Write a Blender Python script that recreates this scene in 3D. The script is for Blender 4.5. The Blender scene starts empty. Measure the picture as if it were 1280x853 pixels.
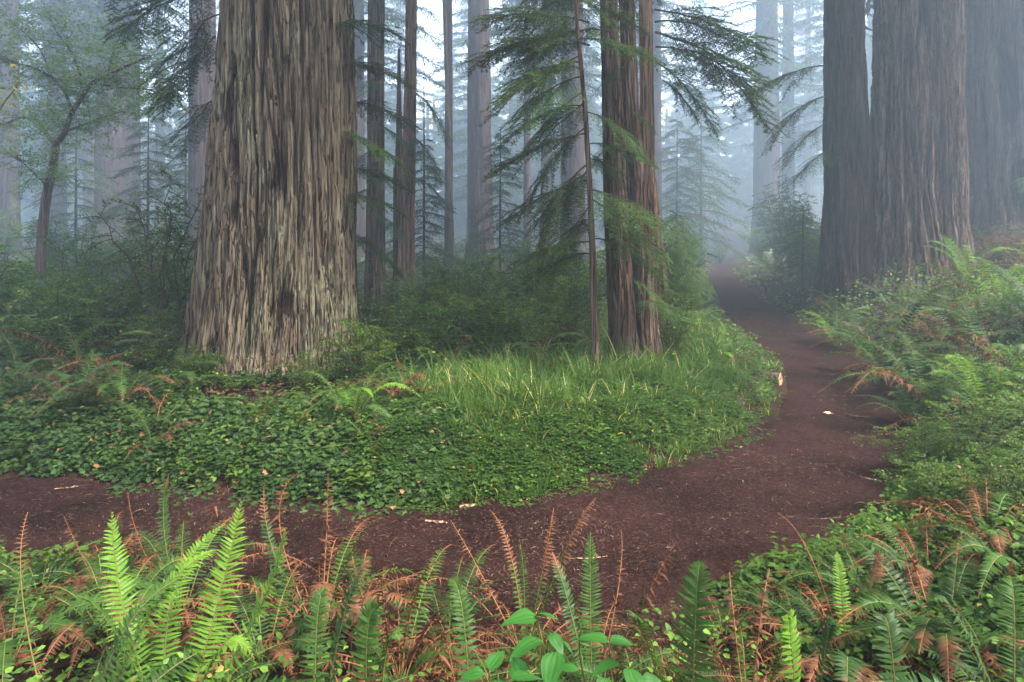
import bpy, math, random
import numpy as np
from mathutils import Vector, Matrix

# ------------------------------------------------------------------ camera, world, sun, exposure
SC = bpy.context.scene
COL = SC.collection
F_PX, HOR, EYE = 853.0, 300.0, 1.75
cam_d = bpy.data.cameras.new('camera'); cam = bpy.data.objects.new('camera', cam_d); COL.objects.link(cam)
cam.location = (0, 0, EYE); cam.rotation_euler = (math.radians(90), 0, 0)
cam_d.sensor_width = 36; cam_d.lens = 24.0; cam_d.shift_y = -126.5/1280
cam_d.clip_start = 0.05; cam_d.clip_end = 2000
SC.camera = cam
SUN_EL, SUN_AZ = math.radians(56), math.radians(116)      # azimuth clockwise from straight ahead
w = bpy.data.worlds.new('World'); SC.world = w; w.use_nodes = True
nt = w.node_tree
sky = nt.nodes.new('ShaderNodeTexSky'); sky.sky_type = 'NISHITA'; sky.sun_disc = False
sky.sun_elevation = SUN_EL; sky.sun_rotation = SUN_AZ; sky.air_density = 0.7; sky.dust_density = 2.0; sky.ozone_density = 1.0
hsv = nt.nodes.new('ShaderNodeHueSaturation'); hsv.inputs['Saturation'].default_value = .5     # sky whitened by high cloud
nt.links.new(sky.outputs[0], hsv.inputs['Color']); nt.links.new(hsv.outputs[0], nt.nodes['Background'].inputs[0]); nt.nodes['Background'].inputs[1].default_value = 0.09
sun_d = bpy.data.lights.new('sun', 'SUN'); sun_d.energy = 2.2; sun_d.angle = math.radians(22); sun_d.color = (1, 0.94, 0.85)
sun = bpy.data.objects.new('sun', sun_d); COL.objects.link(sun)
sv = Vector((math.sin(SUN_AZ)*math.cos(SUN_EL), math.cos(SUN_AZ)*math.cos(SUN_EL), math.sin(SUN_EL)))
sun.rotation_euler = sv.to_track_quat('Z', 'Y').to_euler(); sun.location = (20, 20, 60)
SC.view_settings.view_transform = 'Standard'; SC.view_settings.look = 'None'
SC.view_settings.exposure = 3.5; SC.view_settings.gamma = 1.0
SC.cycles.volume_bounces = 2; SC.cycles.max_bounces = 6; SC.cycles.diffuse_bounces = 3
SC.cycles.glossy_bounces = 2; SC.cycles.transmission_bounces = 3
SC.cycles.use_denoising = True
SC.cycles.use_adaptive_sampling = False
HAZE = 0.0078

# ------------------------------------------------------------------ numpy helpers
RS = np.random.RandomState(7)
_p = np.random.RandomState(3).permutation(256); _p = np.concatenate([_p, _p, _p])
_g = np.random.RandomState(4).normal(size=(256, 3)); _g /= np.linalg.norm(_g, axis=1)[:, None]
def noise(x, y, z, seed=0):
    x = np.asarray(x, float)+seed*17.3; y = np.asarray(y, float)+seed*5.7; z = np.asarray(z, float)+seed*9.1
    x, y, z = np.broadcast_arrays(x, y, z)
    xi, yi, zi = np.floor(x).astype(int), np.floor(y).astype(int), np.floor(z).astype(int)
    xf, yf, zf = x-xi, y-yi, z-zi
    u, v, w_ = xf*xf*(3-2*xf), yf*yf*(3-2*yf), zf*zf*(3-2*zf)
    r = 0
    for a in (0, 1):
        for b in (0, 1):
            for c in (0, 1):
                h = _p[(_p[(_p[(xi+a) & 255]+yi+b) & 255]+zi+c) & 255]
                g = _g[h]
                d = g[..., 0]*(xf-a)+g[..., 1]*(yf-b)+g[..., 2]*(zf-c)
                r = r + d*(u if a else 1-u)*(v if b else 1-v)*(w_ if c else 1-w_)
    return r
def sstep(a, b, x):
    t = np.clip((np.asarray(x, float)-a)/(b-a), 0, 1); return t*t*(3-2*t)
def unit(v):
    return v/np.maximum(np.linalg.norm(v, axis=-1, keepdims=True), 1e-9)
def at(px, py, d):
    return np.array([(px-640)/F_PX*d, d, EYE+(HOR-py)/F_PX*d])

class Buf:
    """collects verts, faces, material index and two per-vertex floats (tint, age), then builds one mesh"""
    def __init__(s): s.v = []; s.f = []; s.m = []; s.t = []; s.a = []; s.n = 0
    def add(s, v, f, mat=0, tint=0.5, age=0.0):
        v = np.asarray(v, float).reshape(-1, 3); f = np.asarray(f)
        s.v.append(v); s.f.append(f+s.n); s.m.append(np.full(len(f), mat))
        s.t.append(np.broadcast_to(np.asarray(tint, float), (len(v),))); s.a.append(np.broadcast_to(np.asarray(age, float), (len(v),)))
        s.n += len(v)
    def mesh(s, name, mats, smooth=True):
        v = np.concatenate(s.v)
        loops = np.concatenate([f.ravel() for f in s.f]); tot = np.concatenate([np.full(len(f), f.shape[1]) for f in s.f])
        me = bpy.data.meshes.new(name)
        me.vertices.add(len(v)); me.vertices.foreach_set('co', v.ravel())
        me.loops.add(len(loops)); me.loops.foreach_set('vertex_index', loops.astype(np.int32))
        me.polygons.add(len(tot)); st = np.concatenate([[0], np.cumsum(tot)[:-1]])
        me.polygons.foreach_set('loop_start', st.astype(np.int32)); me.polygons.foreach_set('loop_total', tot.astype(np.int32))
        me.polygons.foreach_set('material_index', np.concatenate(s.m).astype(np.int32))
        me.polygons.foreach_set('use_smooth', np.full(len(tot), smooth))
        for nm, arr in (('tint', s.t), ('age', s.a)):
            at_ = me.attributes.new(nm, 'FLOAT', 'POINT'); at_.data.foreach_set('value', np.concatenate(arr).astype(np.float32))
        for m in mats: me.materials.append(m)
        me.update(calc_edges=True)
        return me

# leaf templates: (t along, s aside, h normal), faces
T_TRI = (np.array([[0, -.5, 0], [0, .5, 0], [1, 0, 0]]), np.array([[0, 1, 2]]))
T_RHO = (np.array([[0, 0, 0], [.45, .5, .06], [1, 0, -.06], [.45, -.5, .06]]), np.array([[0, 3, 2, 1]]))
T_OVA = (np.array([[0, 0, 0], [.3, .5, .07], [.68, .36, .05], [1, 0, -.12], [.68, -.36, .05], [.3, -.5, .07], [.5, 0, 0]]),
         np.array([[0, 6, 2, 1], [6, 3, 3, 2], [0, 5, 4, 6], [6, 4, 3, 3]]))
T_OVA = (T_OVA[0], np.array([[0, 6, 2, 1], [0, 5, 4, 6]]), np.array([[6, 3, 2], [6, 4, 3]]))
T_IVY = (np.array([[0, 0, 0], [.05, .42, .05], [.38, .25, .04], [.5, .55, .03], [.62, .22, 0], [1, 0, -.1],
                   [.62, -.22, 0], [.5, -.55, .03], [.38, -.25, .04], [.05, -.42, .05]]),
         np.array([[0, 2, 1], [0, 4, 2], [2, 4, 3], [0, 5, 4], [0, 6, 5], [0, 8, 6], [8, 7, 6], [0, 9, 8]]))
T_CLO = (np.array([[0, 0, 0], [.3, .16, .05], [.62, .3, .02], [.95, .0, -.03], [.62, -.3, .02], [.3, -.16, .05]]),
         np.array([[0, 5, 4], [0, 4, 3], [0, 3, 2], [0, 2, 1]]))
T_PIN = (np.array([[0, -.35, 0], [0, .35, 0], [.10, .85, .02], [.16, .48, .03], [.5, .42, .05], [.8, .25, .0], [1, .05, -.08], [.8, -.2, .0], [.5, -.40, .05], [.12, -.5, .03]]),
         np.array([[0, 1, 3, 9], [9, 3, 4, 8], [8, 4, 5, 7]]), np.array([[1, 2, 3], [7, 5, 6]]))
T_PIN2 = (np.array([[0, -.4, 0], [0, .5, 0], [.5, .42, .05], [1, .05, -.08], [.5, -.42, .05]]), np.array([[0, 1, 2], [0, 2, 4], [4, 2, 3]]))
def stamp(buf, T, pos, d, n, L, W, mat=0, tint=0.5, age=0.0, curl=0.0):
    pos = np.asarray(pos, float); N = len(pos)
    if N == 0: return
    d = unit(np.asarray(d, float)); n = np.asarray(n, float)
    side = unit(np.cross(n, d)); n = np.cross(d, side)
    L = np.broadcast_to(np.asarray(L, float), (N,))[:, None, None]; W = np.broadcast_to(np.asarray(W, float), (N,))[:, None, None]
    t = T[0]; k = len(t)
    c = np.broadcast_to(np.asarray(curl, float), (N,))[:, None, None]
    tt = t[None, :, 0, None]
    v = pos[:, None, :]+tt*L*d[:, None, :]+t[None, :, 1, None]*W*side[:, None, :]+(t[None, :, 2, None]*L-c*tt**2*L)*n[:, None, :]
    tint = np.repeat(np.broadcast_to(np.asarray(tint, float), (N,)), k); age = np.repeat(np.broadcast_to(np.asarray(age, float), (N,)), k)
    base = (np.arange(N)*k)[:, None, None]
    for j, fc in enumerate(T[1:]):
        f = (fc[None]+base).reshape(-1, fc.shape[1])
        if j == 0: buf.add(v.reshape(-1, 3), f, mat, tint, age)
        else:
            buf.f.append(f+buf.n-N*k); buf.m.append(np.full(len(f), mat))
def tube(buf, pts, rad, sides=5, mat=0, tint=0.5, age=0.0, cap=True):
    pts = np.asarray(pts, float); n = len(pts); rad = np.broadcast_to(np.asarray(rad, float), (n,))
    T = unit(np.gradient(pts, axis=0))
    ref = np.array([0, 0, 1.]) if abs(T[:, 2]).mean() < .8 else np.array([1., 0, 0])
    A = unit(np.cross(T, ref)); B = np.cross(T, A)
    th = np.arange(sides)/sides*2*np.pi
    v = pts[:, None]+rad[:, None, None]*(np.cos(th)[None, :, None]*A[:, None]+np.sin(th)[None, :, None]*B[:, None])
    i = np.arange(n-1)[:, None]*sides; j = np.arange(sides)[None]; j2 = (j+1) % sides
    f = np.stack([i+j, i+j2, i+sides+j2, i+sides+j], -1).reshape(-1, 4)
    buf.add(v.reshape(-1, 3), f, mat, tint, age)
    if cap:
        e = buf.n-sides
        buf.f.append(np.array([[e+q for q in range(sides)]])); buf.m.append(np.array([mat]))
def bez(p0, p1, p2, n):
    s = np.linspace(0, 1, n)[:, None]
    return (1-s)**2*np.asarray(p0, float)+2*s*(1-s)*np.asarray(p1, float)+s*s*np.asarray(p2, float)

# ------------------------------------------------------------------ objects, tags
def tag(o, label=None, cat=None, group=None, kind=None):
    if label: o['label'] = label
    if cat: o['category'] = cat
    if group: o['group'] = group
    if kind: o['kind'] = kind
    return o
def link(name, me, parent=None, loc=(0, 0, 0), rot=(0, 0, 0), scale=(1, 1, 1)):
    o = bpy.data.objects.new(name, me); COL.objects.link(o)
    o.location = loc; o.rotation_euler = rot
    o.scale = scale if hasattr(scale, '__len__') else (scale,)*3
    if parent: o.parent = parent
    return o
def empty(name, loc, label, cat, group=None, rz=0, scale=1.0):
    o = link(name, None, None, loc, (0, 0, rz), scale); o.empty_display_size = .2
    return tag(o, label, cat, group)
def copy_thing(src, loc, rz, scale, label, group=None):
    r = src.copy(); COL.objects.link(r); r.location = loc; r.rotation_euler = (0, 0, rz)
    r.scale = scale if hasattr(scale, '__len__') else (scale,)*3
    r['label'] = label
    if group: r['group'] = group
    for ch in src.children:
        c = ch.copy(); COL.objects.link(c); c.parent = r
    return r

# ------------------------------------------------------------------ materials
def new_mat(name):
    m = bpy.data.materials.new(name); m.use_nodes = True; t = m.node_tree
    return m, t, t.nodes, t.links, t.nodes['Principled BSDF']
def mixc(t, fac, a, b, mode='MIX'):
    n = t.nodes.new('ShaderNodeMix'); n.data_type = 'RGBA'; n.blend_type = mode
    for s_, v in ((n.inputs[0], fac), (n.inputs[6], a), (n.inputs[7], b)):
        if hasattr(v, 'is_output') or hasattr(v, 'node'): t.links.new(v, s_)
        elif hasattr(v, '__len__'): s_.default_value = (*v[:3], 1)
        else: s_.default_value = v
    return n.outputs[2]
def ramp(t, inp, a, b):
    n = t.nodes.new('ShaderNodeMapRange'); n.inputs[1].default_value = a; n.inputs[2].default_value = b
    n.interpolation_type = 'SMOOTHSTEP'; t.links.new(inp, n.inputs[0]); return n.outputs[0]
def noise_n(t, vec, scale, detail=4, rough=.6, dist=0.0):
    n = t.nodes.new('ShaderNodeTexNoise'); n.inputs['Scale'].default_value = scale; n.inputs['Detail'].default_value = detail
    n.inputs['Roughness'].default_value = rough; n.inputs['Distortion'].default_value = dist
    t.links.new(vec, n.inputs['Vector']); return n.outputs[0]
def coord(t, sc=(1, 1, 1), which='Object'):
    c = t.nodes.new('ShaderNodeTexCoord'); m = t.nodes.new('ShaderNodeMapping'); m.inputs['Scale'].default_value = sc
    t.links.new(c.outputs[which], m.inputs[0]); return m.outputs[0]
def attr(t, nm):
    a = t.nodes.new('ShaderNodeAttribute'); a.attribute_name = nm; return a.outputs['Fac']
def leaf_mat(name, c1, c2, dead=(.16, .06, .025), transl=.3, rough=.45, var=.35, spec=.07, dead2=None):
    m, t, N, Lk, P = new_mat(name)
    c = mixc(t, attr(t, 'tint'), c1, c2)
    oi = N.new('ShaderNodeObjectInfo')
    hs = N.new('ShaderNodeHueSaturation'); mr = N.new('ShaderNodeMapRange')
    mr.inputs[3].default_value = 1-var; mr.inputs[4].default_value = 1+var
    Lk.new(oi.outputs['Random'], mr.inputs[0]); Lk.new(mr.outputs[0], hs.inputs['Value']); Lk.new(c, hs.inputs['Color'])
    dcol = mixc(t, attr(t, 'tint'), dead, dead2 or tuple(x*1.9 for x in dead))
    nz = noise_n(t, coord(t, (1, 1, 1)), 60, 3)
    c = mixc(t, attr(t, 'age'), hs.outputs[0], dcol)
    c = mixc(t, ramp(t, nz, .3, .75), mixc(t, .0, c, c), mixc(t, 1.0, c, (.72, .72, .66), 'MULTIPLY'))
    Lk.new(c, P.inputs['Base Color']); P.inputs['Roughness'].default_value = rough
    P.inputs['Specular IOR Level'].default_value = spec
    if transl > 0:
        tr = N.new('ShaderNodeBsdfTranslucent'); mx = N.new('ShaderNodeMixShader'); mx.inputs[0].default_value = transl
        Lk.new(mixc(t, 1.0, c, (1.35, 1.3, .7), 'MULTIPLY'), tr.inputs[0])
        Lk.new(P.outputs[0], mx.inputs[1]); Lk.new(tr.outputs[0], mx.inputs[2]); Lk.new(mx.outputs[0], N['Material Output'].inputs[0])
    return m
def bark_mat(name, deep, outer, pale, lichen=None, lich_amt=.5, fine=(34, 34, 1.4), bump=.35):
    m, t, N, Lk, P = new_mat(name)
    a = attr(t, 'age')                       # 0 in the fissures, 1 on the plates
    v = coord(t, fine); big = coord(t, (1, 1, .35))
    n1 = noise_n(t, v, 1.0, 5, .65, .4); n2 = noise_n(t, big, 1.7, 4); n3 = noise_n(t, coord(t, (9, 9, .8)), 1.0, 5, .7)
    c = mixc(t, ramp(t, a, .25, .72), deep, outer)
    hf = N.new('ShaderNodeMath'); hf.operation = 'MULTIPLY'; hf.inputs[1].default_value = .7; Lk.new(ramp(t, n3, .42, .75), hf.inputs[0])
    c = mixc(t, hf.outputs[0], c, pale)
    c = mixc(t, ramp(t, a, .3, .1), c, deep)
    if lichen:
        lm = N.new('ShaderNodeMath'); lm.operation = 'MULTIPLY'
        Lk.new(ramp(t, n2, .60-.22*lich_amt, .74-.18*lich_amt), lm.inputs[0])
        lm2 = N.new('ShaderNodeMath'); lm2.operation = 'MULTIPLY'; Lk.new(lm.outputs[0], lm2.inputs[0])
        Lk.new(ramp(t, noise_n(t, coord(t, (22, 22, 9)), 1.0, 4, .7), .42, .6), lm.inputs[1]); Lk.new(ramp(t, a, .25, .6), lm2.inputs[1])
        c = mixc(t, lm2.outputs[0], c, lichen)
    c = mixc(t, ramp(t, n1, .3, .7), mixc(t, 1.0, c, (.55, .52, .5), 'MULTIPLY'), mixc(t, 1.0, c, (1.12, 1.12, 1.1), 'MULTIPLY'))
    nf = noise_n(t, coord(t, (fine[0]*.62, fine[1]*.62, fine[2]*.42)), 1.0, 3, .55, .8)
    ab = N.new('ShaderNodeMath'); ab.operation = 'SUBTRACT'; ab.inputs[1].default_value = .5; Lk.new(nf, ab.inputs[0])
    ab2 = N.new('ShaderNodeMath'); ab2.operation = 'ABSOLUTE'; Lk.new(ab.outputs[0], ab2.inputs[0])
    crk = ramp(t, ab2.outputs[0], .0, .045)
    c = mixc(t, crk, mixc(t, 1.0, c, (.22, .18, .16), 'MULTIPLY'), c)
    Lk.new(c, P.inputs['Base Color']); P.inputs['Roughness'].default_value = 1.0; P.inputs['Specular IOR Level'].default_value = .02
    b = N.new('ShaderNodeBump'); b.inputs['Strength'].default_value = bump*1.8; b.inputs['Distance'].default_value = .02
    Lk.new(n1, b.inputs['Height'])
    b3 = N.new('ShaderNodeBump'); b3.inputs['Strength'].default_value = 1.0; b3.inputs['Distance'].default_value = .03
    Lk.new(crk, b3.inputs['Height']); Lk.new(b.outputs[0], b3.inputs['Normal']); Lk.new(b3.outputs[0], P.inputs['Normal'])
    return m
M_BARK = bark_mat('bark_grey', (0.03386, 0.01862, 0.0127), (0.1058, 0.07728, 0.05152), (0.207, 0.1582, 0.1058), (.16, .155, .095), .5)
M_BARKR = bark_mat('bark_red', (0.01955, 0.01095, 0.008602), (0.09775, 0.05787, 0.04223), (0.3312, 0.2392, 0.1748), (.12, .11, .07), .2)
M_BARKD = bark_mat('bark_dark', (.010, .006, .005), (.036, .023, .018), (.13, .08, .06), (.07, .07, .045), .3)
M_BARKX = bark_mat('bark_umber', (.012, .007, .005), (.075, .045, .033), (.21, .145, .105), (.09, .09, .05), .3)
M_BARKF = bark_mat('bark_far', (.03, .018, .016), (.075, .048, .042), (.12, .08, .068), (.08, .08, .06), .3)
M_BARKC = bark_mat('bark_cinnamon', (.07, .035, .022), (.19, .105, .068), (.28, .18, .125), None)
M_BARKM = bark_mat('bark_middle', (0.0425, 0.0238, 0.017), (0.119, 0.0765, 0.0544), (.23, .17, .125), (.16, .17, .09), .35)
M_TWIG = bark_mat('twig_bark', (.05, .035, .025), (.09, .065, .045), (.16, .13, .09), (.12, .14, .07), .5, (60, 60, 20), .2)
M_FERN = leaf_mat('fern_green', (0.02005, 0.05012, 0.01002), (0.04511, 0.08518, 0.01604), (.085, .034, .017), .32, .42, .22)
M_FERNB = leaf_mat('fern_bright', (0.06059, 0.1346, 0.01481), (0.1144, 0.202, 0.02357), (.12, .05, .02), .38, .4, .1)
M_FERND = leaf_mat('fern_dark', (0.01408, 0.03359, 0.008128), (0.0298, 0.05961, 0.01517), (.075, .03, .016), .22, .38, .25)
M_DEAD = leaf_mat('fern_dead', (0.0429, 0.0156, 0.00858), (0.1209, 0.04836, 0.02496), (0.0936, 0.0312, 0.01248), .2, .6, .3)
M_STEM = leaf_mat('frond_stem', (0.112, 0.07, 0.0245), (0.084, 0.098, 0.028), (.12, .05, .025), 0, .5, .1)
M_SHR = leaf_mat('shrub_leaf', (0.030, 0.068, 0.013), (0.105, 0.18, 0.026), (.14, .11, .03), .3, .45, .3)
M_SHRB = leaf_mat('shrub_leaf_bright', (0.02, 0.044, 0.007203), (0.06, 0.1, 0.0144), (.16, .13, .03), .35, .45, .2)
M_NEED = leaf_mat('redwood_needles', (0.0204, 0.0476, 0.01088), (0.0612, 0.1062, 0.0221), (.22, .09, .03), .25, .45, .3)
M_FARN = leaf_mat('far_needles', (.03, .065, .03), (.06, .10, .04), (.15, .08, .03), .15, .5, .3)
M_MAPLE = leaf_mat('pale_leaf', (.09, .16, .05), (.20, .27, .10), (.15, .12, .03), .4, .45, .1)
M_IVY = leaf_mat('ivy_leaf', (0.01259, 0.02937, 0.005875), (0.04196, 0.07343, 0.01343), (.17, .08, .04), .15, .55, .1, .12)
M_CLOV = leaf_mat('sorrel_leaf', (0.01668, 0.04171, 0.00751), (0.05005, 0.08759, 0.01501), (.2, .12, .04), .3, .4, .1)
M_GRASS = leaf_mat('grass_blade', (0.0283, 0.06604, 0.01038), (0.08022, 0.1321, 0.02594), (.38, .30, .13), .35, .42, .1)
M_BROAD = leaf_mat('broad_leaf', (0.013, 0.0578, 0.00867), (0.03251, 0.1084, 0.01445), (.35, .2, .05), .2, .5, .12, .12)

# ------------------------------------------------------------------ terrain and path
INNER = [(-900, 590), (-300, 598), (0, 603), (200, 612), (330, 628), (450, 640), (600, 634), (720, 618), (830, 590), (910, 560), (960, 530),
         (985, 500), (988, 478), (972, 450), (948, 428), (925, 408), (903, 388), (889, 365), (886, 348), (888, 335), (893, 326), (880, 318)]
OUTER = [(-900, 680), (-300, 695), (0, 700), (200, 720), (330, 745), (450, 770), (620, 790), (760, 770), (880, 735), (985, 695), (1065, 655),
         (1112, 600), (1130, 550), (1122, 500), (1085, 457), (1030, 425), (974, 393), (940, 368), (919, 350), (911, 336), (916, 326), (905, 318)]
def pix_ground(p): d = F_PX*EYE/(p[1]-HOR); return ((p[0]-640)/F_PX*d, d)
def smooth_line(P, k=8):
    P = np.array(P); out = []
    for i in range(len(P)-1):
        p0, p1, p2, p3 = P[max(i-1, 0)], P[i], P[i+1], P[min(i+2, len(P)-1)]
        for j in range(k):
            t = j/k
            out.append(.5*((2*p1)+(-p0+p2)*t+(2*p0-5*p1+4*p2-p3)*t*t+(-p0+3*p1-3*p2+p3)*t**3))
    out.append(P[-1]); return np.array(out)
IN = smooth_line([pix_ground(p) for p in INNER]); OUT = smooth_line([pix_ground(p) for p in OUTER])
IN += (noise(IN[:, 0]*1.6, IN[:, 1]*1.6, 0, 2)*.16)[:, None]; OUT += (noise(OUT[:, 0]*1.6, OUT[:, 1]*1.6, 0, 5)*.14)[:, None]
def dist_line(x, y, L):
    best = np.full(x.shape, 1e9)
    for (ax, ay), (bx, by) in zip(L[:-1], L[1:]):
        dx, dy = bx-ax, by-ay; l2 = dx*dx+dy*dy+1e-9
        t = np.clip(((x-ax)*dx+(y-ay)*dy)/l2, 0, 1)
        best = np.minimum(best, (x-ax-t*dx)**2+(y-ay-t*dy)**2)
    return np.sqrt(best)
POLY = np.concatenate([IN, OUT[::-1]])
def inside(x, y):
    r = np.zeros(x.shape, bool)
    a = POLY; b = np.roll(POLY, -1, 0)
    for (ax, ay), (bx, by) in zip(a, b):
        if ay == by: continue
        c = ((ay > y) != (by > y)) & (x < (bx-ax)*(y-ay)/(by-ay)+ax); r ^= c
    return r
def fields(x, y):
    """height, distance off the path, True on the inner (left) side"""
    x = np.asarray(x, float); y = np.asarray(y, float)
    di, do = dist_line(x, y, IN), dist_line(x, y, OUT); ins = inside(x, y)
    inner = di < do; s = np.where(ins, 0, np.minimum(di, do)); din = np.where(ins, np.minimum(di, do), 0)
    nz = noise(x*.7, y*.7, 0, 1)*.10+noise(x*2.6, y*2.6, 0, 8)*.035
    hi = .27*sstep(-.05, 1.0, s)+nz*sstep(.1, 1.2, s)+.02*np.maximum(s-3, 0)*sstep(3, 20, s)
    wr = sstep(1.0, 2.9, x)
    ho = wr*(.335*np.minimum(s, 8)+.10*np.clip(s-8, 0, 40))*sstep(-.1, .5, s)+(1-wr)*.10*sstep(0, .8, s)+nz*sstep(.1, 1.0, s)*.8
    h = np.where(inner, hi, ho)
    h = np.where(ins, -.035*sstep(0, .25, din), h)
    return h, s, inner
def H(x, y): return float(fields(np.array([x]), np.array([y]))[0][0])
def axis(core0, core1, step, lo, hi, g=1.09):
    a = list(np.arange(core0, core1, step)); st = step; x = a[-1]
    while x < hi: st *= g; x += st; a.append(x)
    st = step; x = a[0]; pre = []
    while x > lo: st *= g; x -= st; pre.append(x)
    return np.array(pre[::-1]+a)
def grid_faces(nx, ny):
    i = np.arange(nx-1)[:, None]*ny; j = np.arange(ny-1)[None]
    return np.stack([i+j, i+ny+j, i+ny+j+1, i+j+1], -1).reshape(-1, 4)
def duff_mat(name, c1, c2, c3, sc=1.0):
    m, t, N, Lk, P = new_mat(name)
    v = coord(t)
    n1 = noise_n(t, v, 1.3*sc, 5); n2 = noise_n(t, v, 55*sc, 6, .75); n3 = noise_n(t, coord(t, (1, 1, 1)), 16*sc, 4, .7, 1.5)
    c = mixc(t, ramp(t, n1, .35, .65), c1, c2); c = mixc(t, ramp(t, n2, .5, .72), c, c3)
    c = mixc(t, ramp(t, n3, .52, .35), c, mixc(t, 1.0, c, (.6, .58, .58), 'MULTIPLY'))
    vo = N.new('ShaderNodeTexVoronoi'); vo.inputs['Scale'].default_value = 90*sc; Lk.new(v, vo.inputs['Vector'])
    c = mixc(t, ramp(t, vo.outputs['Distance'], .1, .5), c, mixc(t, 1.0, c, (.55, .55, .55), 'MULTIPLY'))
    Lk.new(c, P.inputs['Base Color']); P.inputs['Roughness'].default_value = 1.0; P.inputs['Specular IOR Level'].default_value = .03
    b = N.new('ShaderNodeBump'); b.inputs['Strength'].default_value = .9; b.inputs['Distance'].default_value = .02
    Lk.new(n2, b.inputs['Height'])
    b2 = N.new('ShaderNodeBump'); b2.inputs['Strength'].default_value = .7; b2.inputs['Distance'].default_value = .05
    Lk.new(n3, b2.inputs['Height']); Lk.new(b.outputs[0], b2.inputs['Normal']); Lk.new(b2.outputs[0], P.inputs['Normal'])
    return m
M_SOIL = duff_mat('forest_floor', (.030, .018, .012), (.055, .028, .018), (.10, .05, .03))
M_PATH = duff_mat('path_duff', (0.018, 0.0078, 0.0062), (0.040, 0.0165, 0.0140), (0.1054, 0.0527, 0.0403))
xs = axis(-7, 9, .085, -160, 160); ys = axis(.5, 13, .085, -40, 240)
X, Y = np.meshgrid(xs, ys, indexing='ij'); Z, S_, I_ = fields(X.ravel(), Y.ravel())
b = Buf(); b.add(np.stack([X.ravel(), Y.ravel(), Z], 1), grid_faces(len(xs), len(ys)))
tag(link('ground', b.mesh('ground', [M_SOIL])), 'brown forest floor under the plants', 'ground', kind='structure')
nu = 40; u = np.linspace(-.16, 1.16, nu)[None, :, None]
k = 3
INd = np.stack([np.interp(np.linspace(0, len(IN)-1, len(IN)*k), np.arange(len(IN)), IN[:, c]) for c in (0, 1)], 1)
OUd = np.stack([np.interp(np.linspace(0, len(OUT)-1, len(OUT)*k), np.arange(len(OUT)), OUT[:, c]) for c in (0, 1)], 1)
R = INd[:, None]*(1-u)+OUd[:, None]*u
uu = u[0, :, 0]; edge = np.maximum(np.maximum(-uu, uu-1), 0)/.16
zz = .012-.10*edge[None]**1.5+noise(R[..., 0]*2.2, R[..., 1]*2.2, 0, 3)*.022+noise(R[..., 0]*9, R[..., 1]*9, 0, 4)*.008-.012*np.sin(np.clip(uu, 0, 1)*np.pi)[None]
b = Buf(); b.add(np.concatenate([R, zz[..., None]], -1).reshape(-1, 3), grid_faces(R.shape[0], nu))
tag(link('path', b.mesh('path', [M_PATH])), 'winding footpath of dark red duff', 'path', kind='structure')

def scatter(n, px0, px1, py0, py1, rs):
    """points on the ground, dense near the photographer and thin far off"""
    px = rs.uniform(px0, px1, n); py = rs.uniform(py0, py1, n)
    d = F_PX*EYE/np.maximum(py-HOR, 6); x = (px-640)/F_PX*d
    h, s, inn = fields(x, d)
    for _ in range(4):                       # settle the distance on raised ground
        d2 = F_PX*(EYE-h)/np.maximum(py-HOR, 6); d2 = np.clip(d2, .8, 120); d = .5*d+.5*d2; x = (px-640)/F_PX*d; h, s, inn = fields(x, d)
    return x, d, h, s, inn, px

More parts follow.
